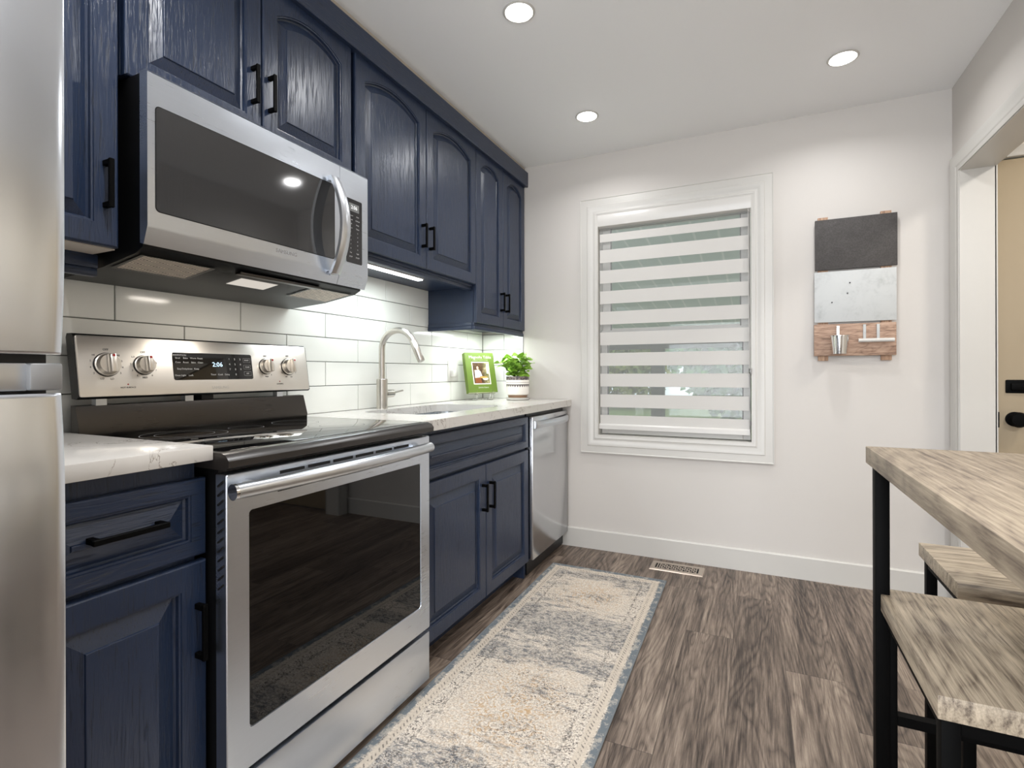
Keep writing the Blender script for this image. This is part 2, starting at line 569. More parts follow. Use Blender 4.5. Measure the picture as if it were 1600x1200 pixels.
def mk(name, mb, mat, parent=None, smooth=35, local=False):
    b = mb.b
    bmesh.ops.remove_doubles(b, verts=b.verts, dist=1e-6)
    bmesh.ops.recalc_face_normals(b, faces=b.faces)
    if parent is not None and not local:
        off = parent['_o'] if '_o' in parent else None
        o_ = Vector(parent.get('_w', (0, 0, 0)))
        for v in b.verts:
            v.co -= o_
    me = bpy.data.meshes.new(name)
    b.to_mesh(me)
    b.free()
    me.materials.append(M[mat] if isinstance(mat, str) else mat)
    if smooth:
        me.shade_smooth()
        me.set_sharp_from_angle(angle=math.radians(smooth))
    o = bpy.data.objects.new(name, me)
    COL.objects.link(o)
    if parent is not None:
        o.parent = parent
        o['_w'] = parent.get('_w', (0.0, 0.0, 0.0))
    return o


def thing(name, label, cat, loc=(0, 0, 0), rz=0.0, group=None):
    o = bpy.data.objects.new(name, None)
    o.empty_display_size = 0.05
    o.location = loc
    o.rotation_euler = (0, 0, rz)
    o['_w'] = tuple(float(q) for q in loc)
    COL.objects.link(o)
    o['label'] = label
    o['category'] = cat
    if group:
        o['group'] = group
    return o


def tag(o, label, cat, group=None):
    o['label'] = label
    o['category'] = cat
    if group:
        o['group'] = group
    return o


def struct(name, label=None, cat=None, mb=None, mat=None):
    if mb is not None:
        o = mk(name, mb, mat)
    else:
        o = bpy.data.objects.new(name, None)
        COL.objects.link(o)
    o['kind'] = 'structure'
    if label:
        o['label'] = label
        o['category'] = cat
    return o


def text(name, s, size, mat, mtx, parent, extrude=0.0002, align='CENTER'):
    """flat lettering; mtx places the text plane in world space"""
    c = bpy.data.curves.new(name, 'FONT')
    c.body = s
    c.size = size
    c.extrude = extrude
    c.align_x = align
    c.align_y = 'CENTER'
    c.resolution_u = 2
    t = bpy.data.objects.new(name, c)
    me = bpy.data.meshes.new_from_object(t)
    bpy.data.objects.remove(t)
    me.transform(mtx)
    if parent is not None:
        me.transform(Matrix.Translation(-Vector(parent.get('_w', (0, 0, 0)))))
    me.materials.clear()
    me.materials.append(M[mat])
    o = bpy.data.objects.new(name, me)
    COL.objects.link(o)
    if parent is not None:
        o.parent = parent
        o['_w'] = parent.get('_w', (0.0, 0.0, 0.0))
    return o


def on_x(x, y, z, tilt=0.0):
    """matrix for lettering on a face looking towards +x (reads along +y)"""
    R = Matrix(((0, 0, 1), (1, 0, 0), (0, 1, 0))).to_4x4()
    return Matrix.Translation((x, y, z)) @ Matrix.Rotation(-tilt, 4, 'Y') @ R


def rrect(y0, y1, z0, z1, r, n=5):
    pts = []
    for cy, cz, a0 in ((y1 - r, z1 - r, 0), (y0 + r, z1 - r, 90), (y0 + r, z0 + r, 180), (y1 - r, z0 + r, 270)):
        for k in range(n + 1):
            a = math.radians(a0 + 90 * k / n)
            pts.append((cy + r * math.cos(a), cz + r * math.sin(a)))
    return pts


# ---------------------------------------------------------------- room shell
D, RW, H = 3.093, 2.526, 2.42
YB = -2.6
HX = 4.1
struct('floor', mb=MB().box(-0.15, HX + 0.1, YB - 0.1, D + 0.2, -0.06, 0), mat='floor')
struct('ceiling', mb=MB().box(-0.15, HX + 0.1, YB - 0.1, D + 0.2, H, H + 0.06), mat='ceiling')
struct('wall_left', mb=MB().box(-0.15, 0, YB - 0.1, D + 0.2, 0, H), mat='wall')
# far wall with the window opening
WX0, WX1, WZ0, WZ1 = 0.80, 1.675, 0.69, 2.05
m = MB()
m.box(-0.15, WX0, D, D + 0.2, 0, H).box(WX1, 2.66, D, D + 0.2, 0, H)
m.box(WX0, WX1, D, D + 0.2, 0, WZ0).box(WX0, WX1, D, D + 0.2, WZ1, H)
struct('wall_far', mb=m, mat='wall')
# right wall and its cased opening to the hall
OY0, OY1, OZ = 0.85, 2.985, 1.995
m = MB()
m.box(RW, RW + 0.12, OY1 + 0.012, D, 0, H).box(RW, RW + 0.12, YB, OY0 - 0.012, 0, H).box(RW, RW + 0.12, OY0 - 0.012, OY1 + 0.012, OZ + 0.012, H)
struct('wall_right', mb=m, mat='wall')
m = MB()
m.box(RW - 0.004, RW + 0.124, OY1, OY1 + 0.012, 0, OZ)
m.box(RW - 0.004, RW + 0.124, OY0 - 0.012, OY0, 0, OZ)
m.box(RW - 0.004, RW + 0.124, OY0 - 0.012, OY1 + 0.012, OZ, OZ + 0.012)
struct('trim_1', mb=m, mat='trim')
# profiled casing around the opening, kitchen side
CAS = [(0.0, 0.0), (0.0, 0.008), (0.010, 0.011), (0.020, 0.009), (0.026, 0.013), (0.050, 0.015), (0.060, 0.019), (0.070, 0.019), (0.072, 0.0)]


def casing_u(y0, y1, ztop, xw, sgn):
    """casing on a wall at x=xw, protruding sgn*x, U shaped (two jambs and a head)"""
    m = MB()
    rows = []
    for (w, d) in CAS:
        x = xw + sgn * d
        rows.append([(x, y0 - w, 0), (x, y0 - w, ztop + w), (x, y1 + w, ztop + w), (x, y1 + w, 0)])
    vs = [[m.b.verts.new(p) for p in r] for r in rows]
    for a, b in zip(vs, vs[1:]):
        for k in range(3):
            m.b.faces.new((a[k], a[k + 1], b[k + 1], b[k]))
    return m


struct('trim_2', mb=casing_u(OY0, OY1 + 0.004, OZ + 0.004, RW, -1), mat='trim')
struct('trim_3', mb=casing_u(OY0, OY1, OZ + 0.004, RW + 0.12, 1), mat='trim')


def baseboard(name, x0, x1, y0, y1, h=0.118, t=0.014):
    m = MB()
    if x1 - x0 > y1 - y0:
        m.prism([(D, 0), (D - t, 0), (D - t, h - 0.006), (D - t + 0.006, h), (D, h)], 'x', x0, x1)
    else:
        m.prism([(x1, 0), (x1 - t, 0), (x1 - t, h - 0.006), (x1 - t + 0.006, h), (x1, h)], 'y', y0, y1)
    return struct(name, mb=m, mat='trim')


baseboard('baseboard_far', 0.53, RW, D - 0.01, D)
baseboard('baseboard_right', RW - 0.01, RW, YB, OY0 - 0.08)
# hall beyond the opening
struct('wall_hall', mb=MB().box(HX, HX + 0.1, YB, D + 0.2, 0, H), mat='hallwall')
DX0, DX1, DZ = 2.674, 3.54, 2.045
m = MB()
m.box(DX1 + 0.01, HX, D, D + 0.2, 0, H).box(2.66, DX1 + 0.01, D, D + 0.2, DZ + 0.01, H)
struct('wall_hall_end', mb=m, mat='hallwall')
# unseen rear wall; its window is added for the fill light
m = MB()
m.box(-0.15, 0.3, YB - 0.1, YB, 0, H).box(2.4, HX, YB - 0.1, YB, 0, H).box(0.3, 2.4, YB - 0.1, YB, 0, 0.2).box(0.3, 2.4, YB - 0.1, YB, 2.15, H)
struct('wall_back', mb=m, mat='wall')
w2 = struct('rear_window_added')  # made-up window, placed where the rear fill light shines in
m = MB()
for a, b in ((0.3, 0.36), (1.32, 1.38), (2.34, 2.4)):
    m.box(a, b, YB - 0.08, YB - 0.02, 0.2, 2.15)
m.box(0.3, 2.4, YB - 0.08, YB - 0.02, 0.2, 0.26).box(0.3, 2.4, YB - 0.08, YB - 0.02, 2.09, 2.15)
mk('window_frame', m, 'trim', w2)

# hall door
g = G('beige_steel_door_paint')
n = g.noise(g.co(), 60, 3, 0.6)
g.bump(n, 0.08, 0.001)
M['door'] = g.set(color=rgb(166, 150, 124), rough=0.55)
d1 = struct('door_1')
mk('door_leaf', MB().box(DX0 + 0.004, DX1 - 0.004, D - 0.03, D + 0.012, 0.008, DZ - 0.006, 0.002), 'door', d1)
m = MB()
m.box(DX0 - 0.027, DX0, D - 0.05, D + 0.02, 0, DZ).box(DX1, DX1 + 0.05, D - 0.05, D + 0.02, 0, DZ)
m.box(DX0 - 0.027, DX1 + 0.05, D - 0.05, D + 0.02, DZ, DZ + 0.05, 0.003)
mk('door_frame', m, 'trim', d1)
m = MB()
m.box(DX0 + 0.030, DX0 + 0.120, D - 0.038, D - 0.030, 0.985, 1.045, 0.004)
m.box(DX0 + 0.045, DX0 + 0.105, D - 0.05, D - 0.038, 0.998, 1.032, 0.006)
mk('deadbolt', m, 'black', d1)
m = MB()
m.lathe([(0.0, 0), (0.033, 0), (0.033, -0.008), (0.014, -0.010), (0.012, -0.026), (0.030, -0.034), (0.034, -0.046), (0.028, -0.058), (0, -0.061)],
        (DX0 + 0.062, D - 0.03, 0.868), 28, 'y')
mk('door_knob', m, 'black', d1)
mk('strike_plate', MB().box(DX0 - 0.003, DX0 + 0.003, D - 0.052, D - 0.03, 0.83, 0.90), 'black', d1)

# ---------------------------------------------------------------- wall tiles (running bond)
g_rows = [0.925 + 0.0] + [1.029 + 0.104 * k for k in range(-0, 8)]
m = MB()
m.box(0.0, 0.004, 0.30, D, 0.90, 1.62)
m.box(0.0, 0.300, D - 0.004, D, 0.90, 1.34)
back = struct('wall_tiles_grout', mb=m, mat='grout')
m = MB()
gt = 0.0016


def tile_box(y0, y1, z0, z1):
    if y1 - y0 < 0.012:
        return
    m.box(0.0035, 0.0085, y0 + gt, y1 - gt, z0 + gt, z1 - gt, 0.0012, 1)


zs = [0.913, 1.029] + [1.029 + 0.104 * k for k in range(1, 6)]
for i in range(len(zs) - 1):
    z0, z1 = zs[i], zs[i + 1]
    off = 0.861 if i % 2 == 1 else 1.062
    y = off - 0.404 * 3
    while y < D:
        a, b = max(y, 0.30), min(y + 0.404, D - 0.009)
        if b > a:
            tile_box(a, b, z0, z1)
        y += 0.404
    x = 0.009
    first = (0.17 if i % 2 == 1 else 0.09)
    xs = [0.009, first, 0.302] if i % 2 == 1 else [0.009, first, 0.302]
    if z1 < 1.36:
        for a, b in zip(xs, xs[1:]):
            m.box(a + gt, b - gt, D - 0.0085, D - 0.0035, z0 + gt, min(z1, 1.339) - gt, 0.0012, 1)
struct('wall_tiles', mb=m, mat='tile')
struct('trim_4', mb=MB().box(0.302, 0.306, D - 0.010, D - 0.0002, 0.915, 1.325), mat='steel')

# ---------------------------------------------------------------- window
w1 = struct('window_1')
WC = [(-0.0008, 0.002), (-0.0008, 0.012), (0.008, 0.014), (0.016, 0.010), (0.024, 0.010), (0.030, 0.014), (0.046, 0.020), (0.052, 0.020), (0.055, 0.017), (0.091, 0.017), (0.094, 0.020), (0.098, 0.020), (0.098, 0.0)]
loops = []
for (w, d) in WC:
    loops.append([(WX0 - w, D - d, WZ0 - w), (WX1 + w, D - d, WZ0 - w), (WX1 + w, D - d, WZ1 + w), (WX0 - w, D - d, WZ1 + w)])
mk('window_casing', MB().loops(loops, cap_last=False), 'trim', w1)
m = MB()
t = 0.012
m.box(WX0, WX0 + t, D - 0.010, D + 0.16, WZ0, WZ1).box(WX1 - t, WX1, D - 0.010, D + 0.16, WZ0, WZ1)
m.box(WX0 + t, WX1 - t, D - 0.010, D + 0.16, WZ0, WZ0 + t).box(WX0 + t, WX1 - t, D - 0.010, D + 0.16, WZ1 - t, WZ1)
mk('window_jamb', m, 'trim', w1)


def sash(x0, x1, z0, z1, y0, y1, w):
    m = MB()
    m.box(x0, x0 + w, y0, y1, z0, z1, 0.002, 1).box(x1 - w, x1, y0, y1, z0, z1, 0.002, 1)
    m.box(x0 + w, x1 - w, y0, y1, z0, z0 + w * 1.1, 0.002, 1).box(x0 + w, x1 - w, y0, y1, z1 - w, z1, 0.002, 1)
    return m


s1 = mk('window_sash', sash(0.815, 1.66, 1.30, 2.03, D + 0.095, D + 0.125, 0.052), 'trim', w1)
mk('glass_pane', MB().box(0.867, 1.608, D + 0.108, D + 0.112, 1.35, 1.98), 'glass', s1)
s2 = mk('window_sash', sash(0.815, 1.66, 0.705, 1.345, D + 0.06, D + 0.09, 0.040), 'trim', w1)
mk('glass_pane', MB().box(0.855, 1.62, D + 0.073, D + 0.077, 0.745, 1.305), 'glass', s2)
m = MB()
for (a, b, c, d) in ((0.864, 0.870, 1.345, 1.98), (1.605, 1.611, 1.345, 1.98)):
    m.box(a, b, D + 0.094, D + 0.096, c, d)
for (a, b) in ((0.853, 0.858), (1.617, 1.622)):
    m.box(a, b, D + 0.058, D + 0.061, 0.75, 1.305)
m.box(0.867, 1.608, D + 0.094, D + 0.096, 1.978, 1.984)
mk('window_gasket', m, 'dark_gap', w1)

# zebra blind
bl = thing('window_blind', 'white zebra roller blind with alternating solid and sheer bands over the window', 'blind', (1.23, D + 0.02, 1.93))
m = MB()
prof = [(D + 0.055, 2.045), (D - 0.002, 2.045), (D - 0.012, 2.040), (D - 0.016, 2.02), (D - 0.015, 2.0), (D - 0.008, 1.975), (D + 0.01, 1.968), (D + 0.055, 1.968)]
m.prism(prof, 'x', 0.812, 1.663)
mk('cassette', m, 'white_plastic', bl)
tops = [1.883 - 0.1265 * k for k in range(9)]
prev = 1.932
BX0, BX1 = 0.817, 1.652
ysolid = D + 0.018
mk('sheer_band', MB().box(BX0, BX1, ysolid + 0.0003, ysolid + 0.0008, 1.932, 1.969), 'blind_sheer', bl)
for k, zt in enumerate(tops):
    mk('solid_band', MB().box(BX0, BX1, ysolid, ysolid + 0.0012, zt, prev), 'blind_solid', bl)
    zb = zt - 0.048
    mk('sheer_band', MB().box(BX0, BX1, ysolid + 0.0003, ysolid + 0.0008, zb, zt), 'blind_sheer', bl)
    prev = zb
mk('solid_band', MB().box(BX0, BX1, ysolid, ysolid + 0.0012, 0.765, prev), 'blind_solid', bl)
m = MB()
m.prism([(ysolid - 0.012, 0.738), (ysolid + 0.014, 0.738), (ysolid + 0.014, 0.762), (ysolid + 0.006, 0.770), (ysolid - 0.006, 0.770), (ysolid - 0.012, 0.762)], 'x', BX0 - 0.003, BX1 + 0.003)
mk('bottom_rail', m, 'white_plastic', bl)
m = MB()
for dx in (0.0, 0.009):
    m.tube([(1.650 + dx, D - 0.012, 1.97), (1.651 + dx, D - 0.012, 1.5), (1.654 + dx * 0.7, D - 0.012, 1.10)], 0.0015, 6)
m.tube([(1.656, D - 0.012, 1.10), (1.660, D - 0.012, 1.09), (1.664, D - 0.012, 1.10)], 0.0015, 6)
mk('pull_chain', m, 'white_plastic', bl)
mk('chain_tensioner', MB().box(1.650, 1.668, D - 0.018, D - 0.008, 1.075, 1.105, 0.003), 'acrylic', bl)


# ---------------------------------------------------------------- cabinet pieces
def outline(y0, y1, z0, z1, i, fw, arch, n=24):
    """closed outline inset by i. arch=None or (rise, topwidth)"""
    a, b, c = y0 + i, y1 - i, z0 + i
    if arch is None:
        top = [(b - (b - a) * k / n, z1 - i) for k in range(n + 1)]
    elif i < fw - 1e-6:
        top = [(b - (b - a) * k / n, z1 - i) for k in range(n + 1)]
    else:
        rise, ft = arch
        k0 = i - fw
        hw = (y1 - y0) / 2 - fw
        r = (hw * hw + rise * rise) / (2 * rise)
        zc = z1 - ft - r
        cy = (y0 + y1) / 2
        rr, hh = r - k0, hw - k0
        a0 = math.asin(min(1, hh / rr))
        top = [(cy + rr * math.sin(a0 - 2 * a0 * k / n), zc + rr * math.cos(a0 - 2 * a0 * k / n)) for k in range(n + 1)]
    return [(a, c), (b, c)] + top


def panel_front(xf, y0, y1, z0, z1, fw=0.051, arch=None, th=0.02, bevel=0.028, raised=True):
    P = [(0, -th), (0, -0.004), (0.0015, -0.0015), (0.004, 0.0), (fw, 0.0), (fw + 0.001, -0.003), (fw + 0.005, -0.0035), (fw + 0.006, -0.012), (fw + 0.010, -0.0155)]
    if raised:
        P += [(fw + 0.010 + bevel, -0.0035), (fw + 0.0113 + bevel, -0.0005), (fw + 0.0125 + bevel, 0.0)]
    m = MB()
    m.loops([[(xf + d, y, z) for (y, z) in outline(y0, y1, z0, z1, i, fw, arch)] for (i, d) in P], cap_first=True)
    return m


def pull(y0, z0, y1, z1, xf, parent, stand=0.030):
    """square bar pull from (y0,z0) to (y1,z1)"""
    m = MB()
    w = 0.0055
    if abs(z1 - z0) > abs(y1 - y0):
        m.box(xf + stand - 0.008, xf + stand, y0 - w, y0 + w, z0, z1, 0.0015, 1)
        for z in (z0 + 0.008, z1 - 0.008):
            m.box(xf - 0.0005, xf + stand - 0.004, y0 - w, y0 + w, z - 0.006, z + 0.006, 0.001, 1)
    else:
        m.box(xf + stand - 0.008, xf + stand, y0, y1, z0 - w, z0 + w, 0.0015, 1)
        for y in (y0 + 0.008, y1 - 0.008):
            m.box(xf - 0.0005, xf + stand - 0.004, y - 0.006, y + 0.006, z0 - w, z0 + w, 0.001, 1)
    return mk('handle', m, 'black', parent)


def wall_cabinet(label, y0, y1, zb, zt, doors, dz=0.0):
    t = thing('wall_cabinet', label, 'cabinet', (0.15, (y0 + y1) / 2, zb))
    XF = 0.322
    m = MB()
    m.box(0.010, 0.300, y0 + 0.001, y1 - 0.001, zb + 0.002, zt)
    mk('carcass', m, 'navy', t)
    for (a, b, arch, hy, hz0, hz1) in doors:
        d = mk('door', panel_front(XF, a, b, zb + dz, zt + 0.0, arch=arch), 'navy', t, smooth=9)
        if hy is not None:
            pull(hy, hz0, hy, hz1, XF, d)
    return t


ZT = 2.308
A = (0.046, 0.053)
cabL = wall_cabinet('navy wall cabinet with a single raised-panel door between fridge and microwave', 0.385, 0.709, 1.38, ZT,
                    [(0.389, 0.709, A, 0.680, 1.465, 1.578)])
mk('light_rail', MB().box(0.19, 0.207, 0.387, 0.722, 1.345, 1.378, 0.002).box(0.183, 0.205, 0.387, 0.722, 1.325, 1.345, 0.003), 'navy_h', cabL)
mk('bottom_panel', MB().box(0.02, 0.300, 0.387, 0.711, 1.378, 1.3815), 'melamine', cabL)
cabM = wall_cabinet('short navy wall cabinet with two arched doors directly above the microwave', 0.722, 1.491, 1.802, ZT,
                    [(0.723, 1.101, A, 1.068 - 0.0, 1.888, 2.003), (1.106, 1.490, A, 1.128, 1.888, 2.003)])
cabT = wall_cabinet('tall navy wall cabinet with two arched doors right of the microwave', 1.508, 2.437, 1.546, ZT,
                    [(1.511, 1.973, A, 1.938, 1.648, 1.757), (1.978, 2.436, A, 1.998, 1.648, 1.757)], 0.014)
mk('light_rail', MB().box(0.272, 0.294, 1.509, 2.437, 1.534, 1.560, 0.002).box(0.268, 0.298, 1.509, 2.437, 1.530, 1.537, 0.001), 'navy_h', cabT)
cabN = wall_cabinet('narrow navy wall cabinet hanging lowest, in the corner beside the far wall', 2.440, 3.088, 1.355, ZT,
                    [(2.4415, 2.766, A, 2.733, 1.444, 1.556), (2.770, 3.084, A, 2.800, 1.444, 1.556)])
mk('light_rail', MB().box(0.287, 0.307, 2.440, 3.086, 1.335, 1.357, 0.002).box(0.290, 0.314, 2.436, 3.086, 1.318, 1.337, 0.003)
   .box(0.010, 0.292, 2.437, 2.455, 1.335, 1.357, 0.002).box(0.010, 0.292, 2.433, 2.453, 1.318, 1.337, 0.003), 'navy_h', cabN)
cr = MB()
cr.prism([(0.3, 2.296), (0.343, 2.290), (0.346, 2.294), (0.346, 2.384), (0.3, 2.386)], 'y', 0.385, 3.090)
tag(mk('crown_board', cr, 'navy_h'), 'navy flat crown board running along the top of the wall cabinets', 'molding')
struct('trim_5', mb=MB().box(0.15, 0.322, 0.385, 3.092, 2.309, 2.4195), mat='filler')


def base_cabinet(label, y0, y1, ztop, doors, drawers):
    t = thing('base_cabinet', label, 'cabinet', (0.3, (y0 + y1) / 2, 0))
    m = MB()
    m.box(0.010, 0.578, y0 + 0.001, y0 + 0.02, 0.0, ztop)
    m.box(0.010, 0.578, y1 - 0.02, y1 - 0.001, 0.0, ztop)
    m.box(0.010, 0.030, y0 + 0.02, y1 - 0.02, 0.09, ztop)
    m.box(0.555, 0.578, y0 + 0.02, y1 - 0.02, 0.09, ztop)
    m.box(0.030, 0.555, y0 + 0.02, y1 - 0.02, 0.09, 0.105)
    mk('carcass', m, 'navy', t)
    mk('toe_kick', MB().box(0.50, 0.515, y0 + 0.02, y1 - 0.02, 0.0, 0.09), 'navy_h', t)
    for (a, b, z0, z1, hy, hz0, hz1) in doors:
        d = mk('door', panel_front(0.60, a, b, z0, z1, fw=0.054, bevel=0.034), 'navy', t, smooth=9)
        pull(hy, hz0, hy, hz1, 0.60, d)
    for (a, b, z0, z1, h) in drawers:
        d = mk('drawer', panel_front(0.60, a, b, z0, z1, fw=0.033, bevel=0.034), 'navy_h', t, smooth=9)
        if h:
            pull(h[0], h[1], h[2], h[1], 0.60, d)
    return t


base_cabinet('navy base cabinet with one drawer and one door between fridge and range', 0.40, 0.722, 0.897,
             [(0.410, 0.737 - 0.003, 0.088, 0.680, 0.712, 0.474, 0.594)], [(0.410, 0.734, 0.692, 0.858, (0.507, 0.783, 0.640))])
base_cabinet('navy sink base cabinet with two doors under the sink', 1.505, 2.500, 0.873,
             [(1.520, 2.022, 0.088, 0.678, 1.990, 0.476, 0.598), (2.026, 2.497, 0.088, 0.678, 2.058, 0.476, 0.598)],
             [(1.520, 2.497, 0.690, 0.853, None)])

# ---------------------------------------------------------------- countertops
tag(mk('countertop', MB().box(0.010, 0.637, 0.398, 0.7245, 0.8985, 0.930, 0.002), 'quartz'),
    'short white quartz countertop between the fridge and the range', 'countertop')
# right countertop with the sink cut-out
SX0, SX1, SY0, SY1 = 0.125, 0.500, 1.74, 2.40
m = MB()
cx0, cx1, cy0, cy1 = 0.010, 0.637, 1.492, 3.091
n = 6
inner = [(x, y) for (x, y) in rrect(SX0, SX1, SY0, SY1, 0.07, n)]


def outer_pt(p):
    # same count as inner: corners of the slab repeated along arcs
    x = cx1 if p[0] > (SX0 + SX1) / 2 else cx0
    y = cy1 if p[1] > (SY0 + SY1) / 2 else cy0
    return (x, y)


N = len(inner)
quad = n + 1
outer = []
for q, (sx, sy) in enumerate(((cx1, cy1), (cx0, cy1), (cx0, cy0), (cx1, cy0))):
    for k in range(quad):
        outer.append((sx, sy))
for z, flip in ((0.914, False), (0.875, True)):
    I = [m.b.verts.new((x, y, z)) for x, y in inner]
    O = [m.b.verts.new((x, y, z)) for (x, y) in ((cx1, cy1), (cx0, cy1), (cx0, cy0), (cx1, cy0))]
    for q in range(4):
        for k in range(quad - 1):
            m.b.faces.new((O[q], I[q * quad + k], I[q * quad + k + 1]))
        a = I[q * quad + quad - 1]
        b = I[((q + 1) * quad) % N]
        m.b.faces.new((O[q], a, b, O[(q + 1) % 4]))
    if not flip:
        IT, OT = I, O
for k in range(N):
    m.b.faces.new((IT[k], IT[(k + 1) % N], I[(k + 1) % N], I[k]))
for k in range(4):
    m.b.faces.new((OT[k], OT[(k + 1) % 4], O[(k + 1) % 4], O[k]))
tag(mk('countertop', m, 'quartz'), 'long white quartz countertop with sink cut-out right of the range', 'countertop')
# sink
sk = thing('sink', 'undermount stainless steel sink let into the white countertop', 'sink', (0.31, 2.07, 0.67))
ol = [(0.012, 0.8735), (0.012, 0.872), (0.0, 0.872), (-0.004, 0.80), (-0.012, 0.70), (-0.035, 0.672), (-0.07, 0.668)]
loops = []
for (g_, z) in ol:
    loops.append([(x, y, z) for (x, y) in rrect(SX0 - g_, SX1 + g_, SY0 - g_, SY1 + g_, 0.07, n)])
mk('basin', MB().loops(loops), 'steel_v', sk)
mk('drain', MB().lathe([(0.045, 0), (0.045, 0.003), (0.03, 0.003), (0.02, 0.001), (0, 0.001)], (0.31, 2.07, 0.669), 24), 'chrome', sk)
mk('basin_grid', (lambda mm: [mm.tube([(0.16 + 0.03 * k, 1.80, 0.69), (0.16 + 0.03 * k, 2.34, 0.69)], 0.002, 6) for k in range(11)] and mm)(MB()), 'chrome', sk)

# ---------------------------------------------------------------- faucet
FX, FY = 0.072, 1.963
fa = thing('faucet', 'brushed nickel gooseneck faucet behind the sink', 'faucet', (FX, FY, 0.914))
mk('body', MB().lathe([(0.026, 0), (0.026, 0.14), (0.0245, 0.142), (0.0, 0.142)], (FX, FY, 0.914), 32), 'nickel', fa)
R = 0.090
pts = [(FX, FY, 1.05), (FX, FY, 1.12), (FX, FY, 1.19)]
zc = 1.195
ang_end = 158
dirv = Vector((1, 0.06, 0)).normalized()
for k in range(1, 19):
    a = math.radians(ang_end * k / 18)
    q = R - R * math.cos(a)
    pts.append((FX + dirv.x * q, FY + dirv.y * q, zc + R * math.sin(a)))
mk('neck', MB().tube(pts, 0.0145, 20), 'nickel', fa)
e0 = Vector(pts[-1])
tdir = (Vector(pts[-1]) - Vector(pts[-2])).normalized()
m = MB()
m.tube([e0 - tdir * 0.004, e0, e0 + tdir * 0.055, e0 + tdir * 0.098, e0 + tdir * 0.102], [0.0145, 0.0165, 0.0175, 0.0175, 0.015], 22)
sh = mk('spray_head', m, 'nickel', fa)
m = MB()
mid = e0 + tdir * 0.055 + Vector((-0.0175, 0, 0))
m.tube([mid - tdir * 0.014, mid + tdir * 0.014], 0.004, 8)
mk('spray_button', m, 'black_plastic', sh)
m = MB()
m.cyl((FX, FY + 0.022, 0.985), (FX, FY + 0.078, 0.985), 0.019, seg=24)
m.cyl((FX, FY + 0.078, 0.985), (FX, FY + 0.082, 0.985), 0.019, 0.016, seg=24)
m.tube([(FX, FY + 0.070, 0.987), (FX + 0.005, FY + 0.10, 0.990), (FX + 0.012, FY + 0.145, 0.996)], [0.005, 0.0045, 0.004], 10)
mk('lever', m, 'nickel', fa)

# ---------------------------------------------------------------- range
RY0, RY1 = 0.728, 1.484
ra = thing('range', 'stainless steel electric range with black glass cooktop and oven window', 'stove', (0.35, 1.106, 0))
m = MB()
m.box(0.03, 0.630, RY0 + 0.012, RY1 - 0.004, 0.035, 0.884, 0.004)
m.box(0.08, 0.60, RY0 + 0.03, RY1 - 0.03, 0.0, 0.036)
mk('body', m, 'black_plastic', ra)
m = MB()
m.prism([(0.055, 0.885), (0.672, 0.878), (0.684, 0.884), (0.685, 0.898), (0.676, 0.909), (0.660, 0.914), (0.055, 0.914)], 'y', RY0 - 0.003, RY1 + 0.003)
mk('cooktop_frame', m, 'lip', ra)
ck = mk('cooktop_glass', MB().box(0.10, 0.645, RY0 + 0.012, RY1 - 0.012, 0.912, 0.9155, 0.001), 'black_glass', ra)


def ring(cx, cy, r, w=0.0012):
    m = MB()
    n = 64
    a = [m.b.verts.new((cx + r * math.cos(2 * PI * k / n), cy + r * math.sin(2 * PI * k / n), 0.9158)) for k in range(n)]
    b = [m.b.verts.new((cx + (r - w) * math.cos(2 * PI * k / n), cy + (r - w) * math.sin(2 * PI * k / n), 0.9158)) for k in range(n)]
    for k in range(n):
        m.b.faces.new((a[k], a[(k + 1) % n], b[(k + 1) % n], b[k]))
    return m


for (cx, cy, rs) in ((0.47, 0.90, (0.072,)), (0.25, 0.91, (0.105, 0.072)), (0.47, 1.28, (0.105, 0.07)), (0.25, 1.29, (0.075,)), (0.25, 1.10, (0.05,))):
    for r in rs:
        mk('burner_ring', ring(cx, cy, r), 'ink_grey', ck)
# oven door
od = mk('oven_door', (lambda m: m.loops([
    [(0.636, y, z) for (y, z) in rrect(RY0 + 0.002, RY1 - 0.002, 0.212, 0.868, 0.004, 7)],
    [(0.668, y, z) for (y, z) in rrect(RY0 + 0.002, RY1 - 0.002, 0.212, 0.868, 0.004, 7)],
    [(0.670, y, z) for (y, z) in rrect(RY0 + 0.004, RY1 - 0.004, 0.214, 0.866, 0.004, 7)],
    [(0.670, y, z) for (y, z) in rrect(RY0 + 0.056, RY1 - 0.053, 0.298, 0.782, 0.010, 7)],
    [(0.667, y, z) for (y, z) in rrect(RY0 + 0.057, RY1 - 0.054, 0.299, 0.781, 0.010, 7)],
], cap_first=True, cap_last=True))(MB()), 'steel', ra)
mk('oven_window', MB().loops([[(0.6672, y, z) for (y, z) in rrect(RY0 + 0.058, RY1 - 0.055, 0.300, 0.780, 0.009, 7)],
                              [(0.6682, y, z) for (y, z) in rrect(RY0 + 0.058, RY1 - 0.055, 0.300, 0.780, 0.009, 7)]], cap_first=True), 'oven_glass', od)
m = MB()
ys = [0.86, 0.945, 1.03, 1.115, 1.20, 1.285, 1.37]
for a, b in zip(ys, ys[1:]):
    m.box(0.6695, 0.6712, a + 0.006, b - 0.006, 0.8465, 0.8540)
m.box(0.6695, 0.6712, 0.86, 1.37, 0.806, 0.810)
mk('vent_slots', m, 'dark_gap', od)
m = MB()
hp = []
for k in range(21):
    u = k / 20
    hp.append((0.702 + 0.022 * math.sin(PI * u), RY0 - 0.002 + 0.714 * u, 0.836))
m.tube(hp, 0.0165, 20)
for y in (RY0 + 0.05, RY1 - 0.085):
    m.box(0.668, 0.707, y - 0.012, y + 0.012, 0.827, 0.847, 0.003)
hd = mk('handle', m, 'satin', od)
